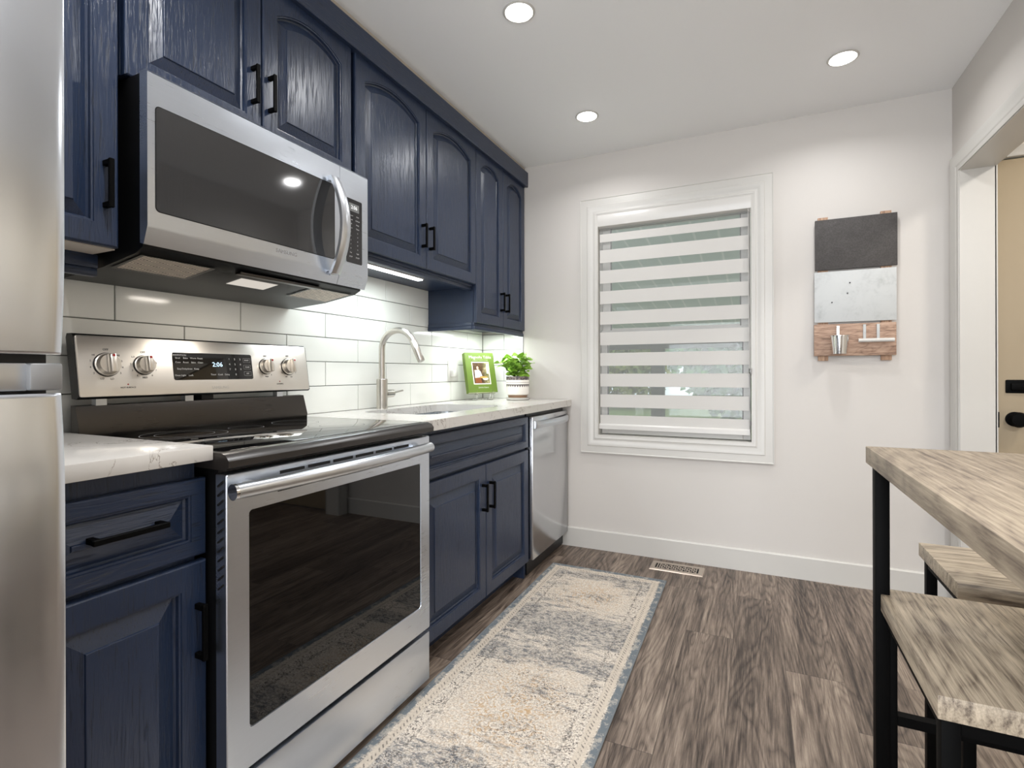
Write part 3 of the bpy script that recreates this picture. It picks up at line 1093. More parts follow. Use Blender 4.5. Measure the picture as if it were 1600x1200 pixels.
mk('handle_end_cap', MB().cyl((0.7015, RY0 - 0.007, 0.836), (0.7022, RY0 + 0.000, 0.836), 0.0172, seg=24), 'chrome', hd)
mk('storage_drawer', MB().box(0.636, 0.669, RY0 + 0.003, RY1 - 0.003, 0.036, 0.198, 0.003), 'steel', ra)
m = MB()
for k in range(12):
    z = 0.62 + k * 0.02
    m.prism([(0.645, z), (0.662, z + 0.012), (0.662, z + 0.016), (0.645, z + 0.004)], 'y', RY0 - 0.0012, RY0 + 0.002)
mk('side_vents', m, 'dark_gap', od)
# backguard
m = MB()
m.prism([(0.058, 0.912), (0.098, 0.912), (0.102, 0.925), (0.080, 0.998), (0.058, 1.000)], 'y', RY0 + 0.003, RY1 - 0.002)
mk('backguard', m, 'steel_dark', ra)
for yy in (0.790, 1.030, 1.370):
    mk('console_bracket', MB().box(0.060, 0.082, yy - 0.013, yy + 0.013, 0.998, 1.026), 'satin', ra)
mk('console_support', MB().box(0.0095, 0.0585, 1.085, 1.125, 0.912, 1.10), 'black_plastic', ra)
# console: tilted face from (0.105,1.018) to (0.078,1.188)
tilt = math.atan2(0.027, 0.170)
con = mk('control_console', (lambda m: m.prism([(0.074, 1.018), (0.098, 1.016), (0.105, 1.022), (0.080, 1.182), (0.072, 1.190), (0.050, 1.190), (0.046, 1.180)], 'y', RY0 - 0.002, RY1 + 0.006))(MB()), 'black_plastic', ra)


def cf(z, off=0.0):
    """x of the console face at height z"""
    return 0.105 - (z - 1.022) * (0.025 / 0.160) + off


def fpt(y, z, off):
    return (cf(z, off), y, z)


m = MB()
rr_ = rrect(RY0 + 0.000, RY1 + 0.004, 1.0215, 1.186, 0.008, 5)
m.loops([[fpt(y, z, -0.002) for (y, z) in rr_], [fpt(y, z, 0.001) for (y, z) in rr_],
         [fpt(y, z, 0.0022) for (y, z) in rrect(RY0 + 0.0015, RY1 + 0.0025, 1.023, 1.1845, 0.007, 5)]], cap_first=True)
face = mk('console_face', m, 'steel_warm', con)
m = MB()
rr_ = rrect(0.972, 1.243, 1.064, 1.148, 0.006, 4)
m.loops([[fpt(y, z, 0.0015) for (y, z) in rr_], [fpt(y, z, 0.0030) for (y, z) in rr_]], cap_first=True)
disp = mk('control_display', m, 'black_glass', con)
m = MB()
m.loops([[fpt(y, z, 0.0024) for (y, z) in rrect(0.969, 1.246, 1.061, 1.151, 0.008, 4)], [fpt(y, z, 0.0028) for (y, z) in rrect(0.969, 1.246, 1.061, 1.151, 0.008, 4)]])
# printed legends on the display
def cmx(y, z, off=0.0034):
    return on_x(cf(z, off), y, z, tilt)


text('clock_digits', '2:06', 0.021, 'clock_blue', cmx(1.115, 1.112), disp)
leg = [(0.990, 1.140, 'CONVENTION'), (0.988, 1.131, 'Broil'), (1.012, 1.131, 'Bake'), (1.036, 1.131, 'Warm'), (1.058, 1.131, 'Roast'),
       (0.988, 1.118, 'Conv'), (1.012, 1.118, 'Roast'), (1.036, 1.118, 'Bake'), (1.058, 1.118, 'Clean'),
       (0.990, 1.098, 'Easy'), (1.014, 1.098, 'Dehydrate'), (1.044, 1.098, 'Keep'), (0.992, 1.078, 'Oven Light'), (1.024, 1.078, 'Lock'),
       (1.098, 1.080, 'Timer'), (1.122, 1.080, 'Cook'), (1.146, 1.080, 'Delay')]
for (y, z, s_) in leg:
    text('display_legend', s_, 0.0075, 'ink_pale', cmx(y, z), disp)
for k, s_ in enumerate('123456789'):
    text('display_digit', s_, 0.009, 'ink_pale', cmx(1.158 + 0.020 * (k % 3), 1.131 - 0.017 * (k // 3)), disp)
text('display_digit', '0', 0.009, 'ink_pale', cmx(1.178, 1.080), disp)
for z, s_ in ((1.128, 'START'), (1.105, 'CLEAR'), (1.083, 'OFF')):
    text('display_legend', s_, 0.006, 'ink_pale', cmx(1.223, z), disp)
    m = MB()
    o1 = rrect(1.209, 1.237, z - 0.007, z + 0.007, 0.002, 3)
    o2 = rrect(1.2097, 1.2363, z - 0.0063, z + 0.0063, 0.002, 3)
    m.loops([[fpt(y, q, 0.0033) for (y, q) in o1], [fpt(y, q, 0.0033) for (y, q) in o2]], cap_last=False)
    mk('key_outline', m, 'ink_grey', disp)
text('brand_lettering', 'SAMSUNG', 0.013, 'trim', cmx(1.118, 1.038, 0.0026), face)


def knob(y, z, r, marks):
    m = MB()
    n = 36
    tl = Matrix.Rotation(-tilt, 4, 'Y')
    c = Vector((cf(z, 0.002), y, z))
    prof = [(0.0, 0.0), (r, 0.0), (r, 0.006), (r * 0.90, 0.007), (r * 0.88, 0.018), (r * 0.82, 0.021), (0, 0.021)]
    m.lathe(prof, (0, 0, 0), n, 'x')
    m.box(0.019, 0.038, -r * 0.26, r * 0.26, -r * 0.84, r * 0.84, 0.004, 2)
    for v in m.b.verts:
        v.co = tl @ v.co + c
    k = mk('knob', m, 'steel_warm', con)
    m = MB()
    m.lathe([(0, 0.038), (0.0035, 0.038), (0.0035, 0.0386), (0, 0.0386)], (0, 0, r * 0.64), 14, 'x')
    for v in m.b.verts:
        v.co = tl @ v.co + c
    mk('pointer_dot', m, 'ink_red', k)
    m = MB()
    m.lathe([(r * 1.0, -0.0005), (r * 1.06, -0.0005), (r * 1.06, 0.002), (r * 1.0, 0.002), (r * 1.0, -0.0005)], (0, 0, 0), n, 'x')
    for v in m.b.verts:
        v.co = tl @ v.co + c
    mk('knob_ring', m, 'black_plastic', k)
    text('knob_legend', 'OFF', 0.008, 'ink_dark', cmx(y, z + r + 0.010, 0.0026), face)
    for a, s_ in marks:
        aa = math.radians(a)
        text('knob_legend', s_, 0.007, 'ink_dark', cmx(y + (r + 0.008) * math.sin(aa), z + (r + 0.009) * math.cos(aa), 0.0026), face)


DIG = [(50, 'HI'), (75, '5'), (100, '4'), (125, '3'), (165, 'LO'), (200, 'LO'), (235, '3'), (260, '4'), (285, '5'), (310, 'HI')]
DIG2 = [(-50, 'LO'), (-85, '2'), (-115, '3'), (-145, '4'), (180, 'MED'), (145, '6'), (115, '7'), (80, '8')]
knob(0.797, 1.108, 0.031, DIG)
knob(0.891, 1.108, 0.027, DIG2)
knob(1.299, 1.108, 0.027, [(180, 'MED'), (145, '6'), (-145, '4')])
knob(1.397, 1.108, 0.030, DIG[3:7])
for y in (0.845, 1.352):
    text('indicator_legend', 'HOT SURFACE' if y < 1 else 'COOKING', 0.006, 'ink_dark', cmx(y, 1.045, 0.0026), face)
    mk('indicator_dot', MB().lathe([(0, 0), (0.002, 0), (0.002, 0.0008), (0, 0.0008)], (cf(1.054, 0.002), y, 1.054), 10, 'x'), 'ink_red', face)

# ---------------------------------------------------------------- microwave
MY0, MY1 = 0.727, 1.483
mw = thing('microwave', 'stainless over-the-range microwave with curved handle above the range', 'microwave', (0.2, 1.105, 1.36))
m = MB()
m.prism([(0.012, 1.338), (0.20, 1.350), (0.345, 1.372), (0.372, 1.385), (0.372, 1.798), (0.012, 1.798)], 'y', MY0 + 0.006, MY1 - 0.006)
mk('body', m, 'black_plastic', mw)
# front: door and control side, profile in x-z
PF = [(0.372, 1.392), (0.386, 1.388), (0.400, 1.425), (0.402, 1.432), (0.402, 1.790), (0.396, 1.797), (0.372, 1.797)]
m = MB()
m.prism(PF, 'y', MY0, 1.3435)
md = mk('door', m, 'steel', mw)
m = MB()
m.prism(PF, 'y', 1.3450, MY1)
mc = mk('control_side', m, 'steel', mw)
m = MB()
rr_ = rrect(MY0 + 0.019, 1.318, 1.468, 1.716, 0.010, 5)
m.loops([[(0.4015, y, z) for (y, z) in rr_], [(0.4032, y, z) for (y, z) in rr_]], cap_first=True)
mk('door_window', m, 'mw_glass', md)
m = MB()
for a, b in ((rrect(MY0 + 0.017, 1.320, 1.466, 1.718, 0.011, 5), rrect(MY0 + 0.019, 1.318, 1.468, 1.716, 0.010, 5)),):
    m.loops([[(0.4025, y, z) for (y, z) in a], [(0.4025, y, z) for (y, z) in b]], cap_last=False)
mk('window_gasket', m, 'dark_gap', md)
m = MB()
hw = 0.019
cs = []
for k in range(25):
    u = k / 24
    z = 1.412 + (1.735 - 1.412) * u
    x = 0.404 + 0.066 * math.sin(PI * (0.06 + 0.88 * u)) ** 0.8
    cs.append((x, z))
th = 0.008
L = []
for (x, z) in cs:
    L.append([(x - th, 1.300 - hw, z), (x + th * 0.4, 1.300 - hw, z), (x + th, 1.300 - hw * 0.5, z), (x + th, 1.300 + hw * 0.5, z), (x + th * 0.4, 1.300 + hw, z), (x - th, 1.300 + hw, z)])
m.loops(L, cap_first=True)
m.box(0.402, 0.416, 1.290, 1.310, 1.408, 1.424, 0.002)
m.box(0.402, 0.416, 1.290, 1.310, 1.723, 1.739, 0.002)
mk('handle', m, 'satin', md)
m = MB()
rr_ = rrect(1.374, 1.452, 1.470, 1.695, 0.005, 4)
m.loops([[(0.4015, y, z) for (y, z) in rr_], [(0.4030, y, z) for (y, z) in rr_]], cap_first=True)
cp = mk('control_panel', m, plain('dark_grey_keypad', rgb(38, 38, 40), 0.15), mc)
mk('clock_screen', MB().box(0.4028, 0.4036, 1.386, 1.436, 1.652, 1.680), 'lcd', cp)
text('clock_digits', '2:06', 0.018, 'clock_white', on_x(0.4040, 1.411, 1.666), cp)
KEYS = ['Popcorn', 'Auto', 'Reheat', 'Defrost', 'Melt', 'Keep', 'Power', 'Timer', '1', '2', '3', '4', '5', '6', '7', '8', '9', '0', 'Fan', 'Light', 'STOP', 'START']
for k, s_ in enumerate(KEYS):
    y = 1.395 + 0.034 * (k % 2)
    z = 1.637 - 0.0145 * (k // 2)
    text('key_legend', s_, 0.0065, 'ink_pale', on_x(0.4034, y, z), cp)
text('brand_lettering', 'SAMSUNG', 0.017, 'ink_grey', on_x(0.4026, 1.122, 1.448), md)
# underside
m = MB()


def zb(x):
    return 1.350 + (x - 0.20) * (0.022 / 0.145)


g = G('woven_aluminium_filter')
ch = g.t.nodes.new('ShaderNodeTexChecker')
g.put(ch.inputs[0], g.co((1, 1, 1), rot=(0, 0, 0.6)))
ch.inputs[1].default_value = rgb(240, 226, 210)
ch.inputs[2].default_value = rgb(120, 110, 100)
ch.inputs[3].default_value = 190
M['filter'] = g.set(color=ch.outputs[0], rough=0.45, metal=0.3)
for (y0, y1) in ((0.752, 0.925), (1.285, 1.455)):
    m = MB()
    x0, x1 = 0.225, 0.343
    m.b.faces.new([m.b.verts.new(p) for p in ((x0, y0, zb(x0) - 0.002), (x1, y0, zb(x1) - 0.002), (x1, y1, zb(x1) - 0.002), (x0, y1, zb(x0) - 0.002))])
    mk('grease_filter', m, 'filter', mw)
    m = MB()
    fo = [(x, y, zb(x) - 0.003) for (x, y) in ((x0 - 0.008, y0 - 0.008), (x1 + 0.004, y0 - 0.008), (x1 + 0.004, y1 + 0.008), (x0 - 0.008, y1 + 0.008))]
    fi = [(x, y, zb(x) - 0.003) for (x, y) in ((x0, y0), (x1, y0), (x1, y1), (x0, y1))]
    m.loops([fo, fi], cap_last=False)
    mk('filter_frame', m, 'steel_dark', mw)
m = MB()
m.b.faces.new([m.b.verts.new(p) for p in ((0.24, 1.04, zb(0.24) - 0.002), (0.31, 1.04, zb(0.31) - 0.002), (0.31, 1.17, zb(0.31) - 0.002), (0.24, 1.17, zb(0.24) - 0.002))])
mk('cooktop_lamp_lens', m, emis('cooktop_lens_added_glow', (1.0, 0.92, 0.82, 1), 0.5), mw)  # glow added to the lens to go with the fill below it
mk('latch_strip', MB().box(0.335, 0.360, 1.00, 1.30, 1.366, 1.374, 0.002), 'steel_dark', mw)

# ---------------------------------------------------------------- dishwasher
dw = thing('dishwasher', 'stainless dishwasher with curved bar handle beside the far wall', 'dishwasher', (0.3, 2.79, 0))
mk('body', MB().box(0.03, 0.585, 2.506, 3.070, 0.012, 0.866).box(0.03, 0.52, 2.51, 3.065, 0.0, 0.09), 'black_plastic', dw)
m = MB()
m.box(0.585, 0.620, 2.508, 3.066, 0.092, 0.850, 0.005)
dd = mk('door', m, steel('brushed_stainless_dishwasher', 'z', (0.63, 0.64, 0.66), 0.2), dw)
m = MB()
hp = []
for k in range(21):
    u = k / 20
    hp.append((0.624 + 0.034 * math.sin(PI * u) ** 0.5, 2.530 + 0.505 * u, 0.806 + 0.0 * u))
L = []
for (x, y, z) in hp:
    L.append([(x - 0.006, y, z - 0.020), (x + 0.003, y, z - 0.019), (x + 0.009, y, z - 0.009), (x + 0.009, y, z + 0.009), (x + 0.003, y, z + 0.019), (x - 0.006, y, z + 0.020)])
m.loops(L, cap_first=True)
mk('handle', m, 'satin', dd)

# ---------------------------------------------------------------- refrigerator
fr_ = thing('refrigerator', 'tall stainless steel refrigerator at the left edge', 'refrigerator', (0.4, -0.02, 0))
FY0, FY1 = -0.43, 0.390
mk('body', MB().box(0.03, 0.735, FY0, FY1 - 0.004, 0.02, 1.775, 0.004), plain('grey_fridge_side', rgb(128, 128, 130), 0.45, 0.2), fr_)


def fridge_door(z0, z1, name):
    m = MB()
    rows = []
    nz, ny = 40, 26
    hgt = z1 - z0
    zs_ = sorted([z0 + hgt * (0.5 - 0.5 * math.cos(PI * k / nz)) for k in range(nz + 1)] + [z0 + 0.003, z1 - 0.003])
    for z in zs_:
        e = min(z - z0, z1 - z)
        q = max(0.0, 1 - e / 0.16)
        back = 0.010 * q * q + 0.0015 * max(0.0, 1 - e / 0.003)
        row = [(0.740, FY0 + 0.002, z)]
        for k in range(ny + 1):
            u = 0.5 - 0.5 * math.cos(PI * k / ny)
            y = FY0 + 0.001 + (FY1 - FY0 - 0.002) * u
            ee = min(y - FY0, FY1 - y)
            x = 0.8165 - 0.012 * max(0.0, 1 - ee / 0.10) ** 2 - 0.0015 * max(0.0, 1 - ee / 0.003)
            row.append((x - back, y, z))
        row.append((0.740, FY1 - 0.002, z))
        rows.append(row)
    m.loops(rows, cap_first=True)
    return mk(name, m, 'fridge_steel', fr_, smooth=25)


fridge_door(1.110, 1.775, 'upper_door')
fridge_door(0.06, 1.056, 'lower_door')
mk('center_recess', MB().box(0.738, 0.760, FY0 + 0.01, FY1 - 0.004, 1.052, 1.114), 'black_plastic', fr_)
mk('center_bar', MB().box(0.758, 0.790, FY0 + 0.01, 0.353, 1.060, 1.098, 0.002), 'satin', fr_)
mk('hinge_cover', MB().box(0.740, 0.800, 0.352, FY1 - 0.001, 1.0605, 1.098, 0.003), plain('grey_hinge_plastic', rgb(150, 151, 152), 0.35, 0.6), fr_)
mk('foot', MB().cyl((0.65, 0.33, 0), (0.65, 0.33, 0.03), 0.02), 'black_plastic', fr_)
mk('foot', MB().cyl((0.65, -0.37, 0), (0.65, -0.37, 0.03), 0.02), 'black_plastic', fr_)
mk('foot', MB().cyl((0.1, 0.33, 0), (0.1, 0.33, 0.03), 0.02), 'black_plastic', fr_)
mk('foot', MB().cyl((0.1, -0.37, 0), (0.1, -0.37, 0.03), 0.02), 'black_plastic', fr_)

# ---------------------------------------------------------------- under-cabinet lights
for (label, x, y0, y1, z) in (('long lit white under-cabinet light strip behind the microwave side', 0.215, 1.51, 2.08, 1.5485),
                              ('lit under-cabinet light strip hidden beneath the corner wall cabinet', 0.20, 2.55, 3.0, 1.3565)):
    t = thing('light_strip', label, 'light', (x, (y0 + y1) / 2, z))
    mk('housing', MB().box(x - 0.020, x + 0.020, y0, y1, z - 0.014, z, 0.002), 'white_plastic', t)
    mk('lens', MB().box(x - 0.016, x + 0.016, y0 + 0.006, y1 - 0.006, z - 0.019, z - 0.0135, 0.002), 'led_white', t)

# ---------------------------------------------------------------- outlet
ot = thing('wall_outlet', 'white wall outlet plate with a small plug-in on the tiles beside the cookbook', 'outlet', (0.009, 2.70, 1.093))
mk('cover_plate', MB().box(0.0085, 0.0145, 2.642, 2.757, 1.034, 1.158, 0.003), 'white_plastic', ot)
mk('switch_rocker', MB().box(0.0140, 0.0175, 2.708, 2.742, 1.062, 1.130, 0.002), 'white_plastic', ot)
m = MB()
m.box(0.0140, 0.0165, 2.657, 2.691, 1.062, 1.130, 0.002)
m.box(0.016, 0.040, 2.660, 2.688, 1.060, 1.100, 0.004)
mk('plug_in', m, 'white_plastic', ot)

# ---------------------------------------------------------------- cookbook on acrylic stand
BK = (0.140, 2.825)
phi = math.radians(-33)


def book_mx():
    # local: x = right across the cover, y = towards the viewer (cover normal), z = up
    nrm = Vector((math.cos(phi), math.sin(phi), 0))
    right = Vector((-math.sin(phi), math.cos(phi), 0))
    return right, nrm


right, nrm = book_mx()
st = bpy.data.objects.new('book_stand', None)
COL.objects.link(st)
st.location = (BK[0], BK[1], 0.914)
st.rotation_euler = (0, 0, math.atan2(right.y, right.x))
# local +x = right, local +y = 90deg ccw from right = -nrm  -> viewer side is local -y
tag(st, 'clear acrylic easel stand holding the green cookbook', 'stand')
m = MB()
for sx in (-0.055, 0.055):
    m.tube([(sx, 0.06, 0.003), (sx, -0.03, 0.003), (sx, -0.045, 0.006), (sx, -0.052, 0.050), (sx, -0.048, 0.062)], 0.0032, 8)
    m.tube([(sx, -0.026, 0.036), (sx, 0.040, 0.19)], 0.0030, 8)
    m.tube([(sx, -0.050, 0.038), (sx, -0.02, 0.038)], 0.0030, 8)
    m.tube([(sx, 0.0, 0.005), (sx, -0.022, 0.036)], 0.0030, 8)
m.tube([(-0.055, 0.02, 0.003), (0.055, 0.02, 0.003)], 0.003, 8)
mk('easel_frame', m, 'acrylic', st, local=True)
bk = bpy.data.objects.new('cookbook', None)
COL.objects.link(bk)
lean = math.radians(15)
bk.matrix_world = Matrix.Translation((BK[0] + nrm.x * 0.016, BK[1] + nrm.y * 0.016, 0.914 + 0.044)) @ Matrix.Rotation(st.rotation_euler.z, 4, 'Z') @ Matrix.Rotation(-lean, 4, 'X')
tag(bk, 'green hardcover cookbook leaning on a clear stand by the far corner', 'book')
BW, BH, BT = 0.200, 0.256, 0.030
M['book_green'] = plain('green_book_cloth', rgb(98, 122, 40), 0.55)
M['paper'] = plain('book_pages', rgb(236, 230, 214), 0.8)
m = MB()
m.box(-BW / 2, BW / 2, -BT / 2 - 0.0025, -BT / 2, 0, BH, 0.0008, 1)
m.box(-BW / 2, BW / 2, BT / 2, BT / 2 + 0.0025, 0, BH, 0.0008, 1)
m.box(-BW / 2 - 0.0025, -BW / 2, -BT / 2 - 0.0025, BT / 2 + 0.0025, 0, BH, 0.0008, 1)
mk('cover', m, 'book_green', bk, local=True)
mk('pages', MB().box(-BW / 2 + 0.001, BW / 2 - 0.004, -BT / 2, BT / 2, 0.003, BH - 0.003), 'paper', bk, local=True)


def flat(poly, y, mat, name, th=0.0002):
    m = MB()
    m.loops([[(u, y, v) for u, v in poly], [(u, y - th, v) for u, v in poly]], cap_first=True)
    return mk(name, m, mat, bk, local=True)


cy_ = -BT / 2 - 0.0025
flat([(-0.062, 0.052), (0.060, 0.052), (0.060, 0.196), (-0.062, 0.196)], cy_, 'paper', 'picture_border')
g = G('cover_picture')
v = g.co()
nz = g.noise(v, 38, 5, 0.7, 0.5)
x_, y_, z_ = g.xyz(v)
lft = g.ramp(nz, [(0.3, rgb(34, 24, 16)), (0.5, rgb(74, 50, 30)), (0.7, rgb(110, 88, 50))])
rgt = g.ramp(nz, [(0.3, rgb(60, 66, 40)), (0.5, rgb(140, 134, 90)), (0.7, rgb(214, 204, 170))])
M['cover_pic'] = g.set(color=g.mix(g.step(x_, 0.0, 0.045), lft, rgt), rough=0.4)
flat([(-0.056, 0.058), (0.054, 0.058), (0.054, 0.190), (-0.056, 0.190)], cy_ - 0.0003, 'cover_pic', 'cover_picture')


def blob(cx, cz, rx, rz, n=14):
    return [(cx + rx * math.cos(2 * PI * k / n), cz + rz * math.sin(2 * PI * k / n)) for k in range(n)]


flat(blob(-0.026, 0.160, 0.011, 0.014), cy_ - 0.0006, plain('picture_hair', rgb(70, 42, 24), 0.5), 'picture_hair')
flat([(-0.046, 0.142), (-0.014, 0.146), (-0.004, 0.10), (-0.012, 0.088), (-0.048, 0.092)], cy_ - 0.0006, plain('picture_shirt', rgb(222, 208, 196), 0.5), 'picture_shirt')
flat(blob(-0.024, 0.157, 0.0075, 0.0105), cy_ - 0.0009, plain('picture_skin', rgb(222, 176, 150), 0.5), 'picture_face')
flat([(-0.022, 0.140), (-0.006, 0.136), (0.004, 0.104), (-0.016, 0.100)], cy_ - 0.0009, plain('picture_apron', rgb(196, 202, 214), 0.5), 'picture_apron')
flat([(-0.048, 0.092), (-0.010, 0.096), (-0.002, 0.060), (-0.046, 0.060)], cy_ - 0.0009, plain('picture_skirt', rgb(132, 74, 36), 0.5), 'picture_skirt')
flat([(-0.014, 0.104), (0.036, 0.100), (0.040, 0.092), (0.002, 0.090), (-0.012, 0.094)], cy_ - 0.0012, plain('picture_board', rgb(206, 160, 84), 0.5), 'picture_board')
flat(blob(0.024, 0.088, 0.020, 0.010), cy_ - 0.0010, plain('picture_cloth', rgb(226, 226, 222), 0.5), 'picture_cloth')
flat([(0.036, 0.12), (0.050, 0.12), (0.052, 0.184), (0.040, 0.186)], cy_ - 0.0008, plain('picture_window', rgb(240, 238, 224), 0.5), 'picture_window')


def btext(s_, size, u, v):
    mt = Matrix.Translation((u, cy_ - 0.0004, v)) @ Matrix.Rotation(PI / 2, 4, 'X')
    o = text('cover_lettering', s_, size, 'trim', mt, None)
    o.parent = bk
    return o


btext('Magnolia Table', 0.026, 0.004, 0.226)
btext('A COLLECTION OF RECIPES FOR GATHERING', 0.0052, 0.004, 0.207)
btext('Joanna Gaines', 0.0125, 0.004, 0.032)

# ---------------------------------------------------------------- potted basil
PX, PY = 0.340, 2.930
pp = thing('potted_basil', 'bushy green basil in a white pot with dark banded rim in the counter corner', 'plant', (PX, PY, 0.914))
z0 = 0.914
mk('saucer', MB().lathe([(0.0, 0), (0.066, 0.0), (0.072, 0.004), (0.074, 0.016), (0.071, 0.016), (0.066, 0.006), (0, 0.006)], (PX, PY, z0), 40), 'trim', pp)
g = G('patterned_ceramic_pot')
x_, y_, z_ = g.xyz(g.co())
azi = g.math('ARCTAN2', x_, y_)
tri = g.math('ABSOLUTE', g.math('SUBTRACT', g.math('FRACT', g.math('MULTIPLY', azi, 4.6)), 0.5))
zz = z_
white = rgb(240, 234, 226)
dark = rgb(58, 50, 52)
col = g.mix(g.step(zz, 0.033, 0.031), white, rgb(150, 118, 92))
b1 = g.math('MULTIPLY', g.step(zz, 0.094, 0.095), g.step(zz, 0.099, 0.098))
col = g.mix(b1, col, dark)
b2 = g.math('MULTIPLY', g.step(zz, 0.107, 0.108), g.step(zz, 0.113, 0.112))
b2 = g.math('MULTIPLY', b2, g.step(g.math('SINE', g.math('MULTIPLY', azi, 60.0)), -0.2, 0.2))
col = g.mix(b2, col, rgb(120, 104, 96))
tt = g.math('ADD', 0.080, g.math('MULTIPLY', tri, 0.026))
b3 = g.math('MULTIPLY', g.math('GREATER_THAN', zz, tt), g.math('LESS_THAN', zz, 0.094))
col = g.mix(b3, col, rgb(92, 80, 80))
b4 = g.step(zz, 0.124, 0.126)
nn = g.noise(g.co((1, 1, 1)), 90, 2, 0.6)
col = g.mix(b4, col, g.mix(g.step(nn, 0.48, 0.56), dark, rgb(126, 112, 106)))
M['pot'] = g.set(color=col, rough=0.35)
mk('pot', MB().lathe([(0.0, 0.012), (0.058, 0.012), (0.060, 0.030), (0.068, 0.036), (0.071, 0.050), (0.072, 0.143), (0.070, 0.146), (0.066, 0.146), (0.066, 0.130), (0, 0.130)], (PX, PY, z0), 48), 'pot', pp)
mk('soil', MB().lathe([(0.0, 0.138), (0.03, 0.137), (0.066, 0.133), (0.066, 0.128), (0, 0.128)], (PX, PY, z0), 30), plain('potting_soil', rgb(60, 44, 34), 0.95), pp)
g = G('basil_leaf')
n = g.noise(g.co(), 35, 2, 0.5)
M['leaf'] = g.set(color=g.mix(n, rgb(96, 150, 40), rgb(176, 212, 90)), rough=0.4, sss=0.0)
rnd = random.Random(7)


def leaf(m, c, d, up, L, Wd):
    d = d.normalized()
    side = d.cross(up).normalized()
    nup = side.cross(d).normalized()
    rows = []
    for k, (u, w) in enumerate(((0, 0.06), (0.2, 0.7), (0.45, 1.0), (0.7, 0.8), (0.9, 0.35), (1.0, 0.02))):
        cc = c + d * L * u - Vector((0, 0, 1)) * (L * 0.35 * u * u)
        rows.append((m.b.verts.new(cc + side * Wd * w * 0.5 + nup * 0.12 * Wd * w), m.b.verts.new(cc), m.b.verts.new(cc - side * Wd * w * 0.5 + nup * 0.12 * Wd * w)))
    for a, b in zip(rows, rows[1:]):
        m.b.faces.new((a[0], a[1], b[1], b[0]))
        m.b.faces.new((a[1], a[2], b[2], b[1]))


m = MB()
ms = MB()
top = Vector((PX, PY, z0 + 0.135))
for s_ in range(26):
    a = s_ * 2.4 + rnd.uniform(-0.3, 0.3)
    sp = 0.018 + 0.080 * ((s_ + 0.5) / 26) ** 0.6
    hgt = rnd.uniform(0.105, 0.170) * (1.0 - 0.35 * (sp / 0.10) ** 2)
    b0 = top + Vector((math.cos(a) * 0.02, math.sin(a) * 0.02, 0))
    b1 = top + Vector((math.cos(a) * sp - 0.012, math.sin(a) * sp - 0.012, hgt))
    ms.tube([b0, (b0 + b1) / 2 + Vector((0, 0, 0.01)), b1], 0.0018, 6)
    for q in range(8):
        t_ = 0.2 + 0.8 * (q // 2) / 3
        p = b0.lerp(b1, min(1, t_))
        aa = a + q * 1.7 + rnd.uniform(-0.5, 0.5)
        d = Vector((math.cos(aa), math.sin(aa), rnd.uniform(0.15, 0.75)))
        L_ = rnd.uniform(0.036, 0.056)
        leaf(m, p, d, Vector((rnd.uniform(-1.1, 1.1), rnd.uniform(-1.1, 1.1), 1.0)), L_, L_ * 0.86)
mk('foliage', m, 'leaf', pp, smooth=60)
mk('stems', ms, plain('basil_stem', rgb(122, 160, 70), 0.5), pp)

# ---------------------------------------------------------------- rug
RCx, RCy = 0.965, 1.718
rg = thing('runner_rug', 'cream and slate distressed runner rug on the floor before the range', 'rug', (RCx, RCy, 0), math.radians(0.62))
mk('rug_field', MB().box(-0.308, 0.308, -1.027, 1.027, 0.0005, 0.007, 0.002, 1), 'rug', rg, local=True)
m = MB()
for (a, b, c, d) in ((-0.312, -0.306, -1.031, 1.031), (0.306, 0.312, -1.031, 1.031), (-0.306, 0.306, 1.025, 1.031), (-0.306, 0.306, -1.031, -1.025)):
    m.box(a, b, c, d, 0.0005, 0.0078, 0.002, 1)
mk('edge_binding', m, 'rug_edge', rg, local=True)

# ---------------------------------------------------------------- floor register
vt = thing('floor_vent', 'brushed metal floor register with cut-out pattern near the baseboard', 'vent', (1.288, 2.962, 0))
VX0, VX1, VY0, VY1 = 1.148, 1.428, 2.893, 3.030
m = MB()
L1 = [(VX0, VY0, 0.0005), (VX1, VY0, 0.0005), (VX1, VY1, 0.0005), (VX0, VY1, 0.0005)]
L2 = [(VX0 + 0.006, VY0 + 0.006, 0.005), (VX1 - 0.006, VY0 + 0.006, 0.005), (VX1 - 0.006, VY1 - 0.006, 0.005), (VX0 + 0.006, VY1 - 0.006, 0.005)]
L3 = [(VX0 + 0.026, VY0 + 0.030, 0.005), (VX1 - 0.026, VY0 + 0.030, 0.005), (VX1 - 0.026, VY1 - 0.030, 0.005), (VX0 + 0.026, VY1 - 0.030, 0.005)]
L4 = [(x, y, 0.0008) for (x, y, z) in L3]
m.loops([L1, L2, L3, L4], cap_last=False)
mk('frame', m, plain('brushed_tan_metal', rgb(186, 172, 158), 0.35, 0.7), vt)
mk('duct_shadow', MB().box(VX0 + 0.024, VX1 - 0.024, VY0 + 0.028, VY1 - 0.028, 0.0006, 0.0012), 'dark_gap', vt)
m = MB()
a0, a1, b0, b1 = VX0 + 0.026, VX1 - 0.026, VY0 + 0.030, VY1 - 0.030
ww = 0.0022
nx = 19
for k in range(1, nx):
    x = a0 + (a1 - a0) * k / nx
    if k in (1, 2, nx - 1):
        m.box(x - ww, x + ww, b0, b1, 0.002, 0.0046)
    else:
        lo, hi = [(b0, b0 + 0.045), (b1 - 0.045, b1), (b0 + 0.02, b1 - 0.02)][k % 3]
        m.box(x - ww, x + ww, lo, hi, 0.002, 0.0046)
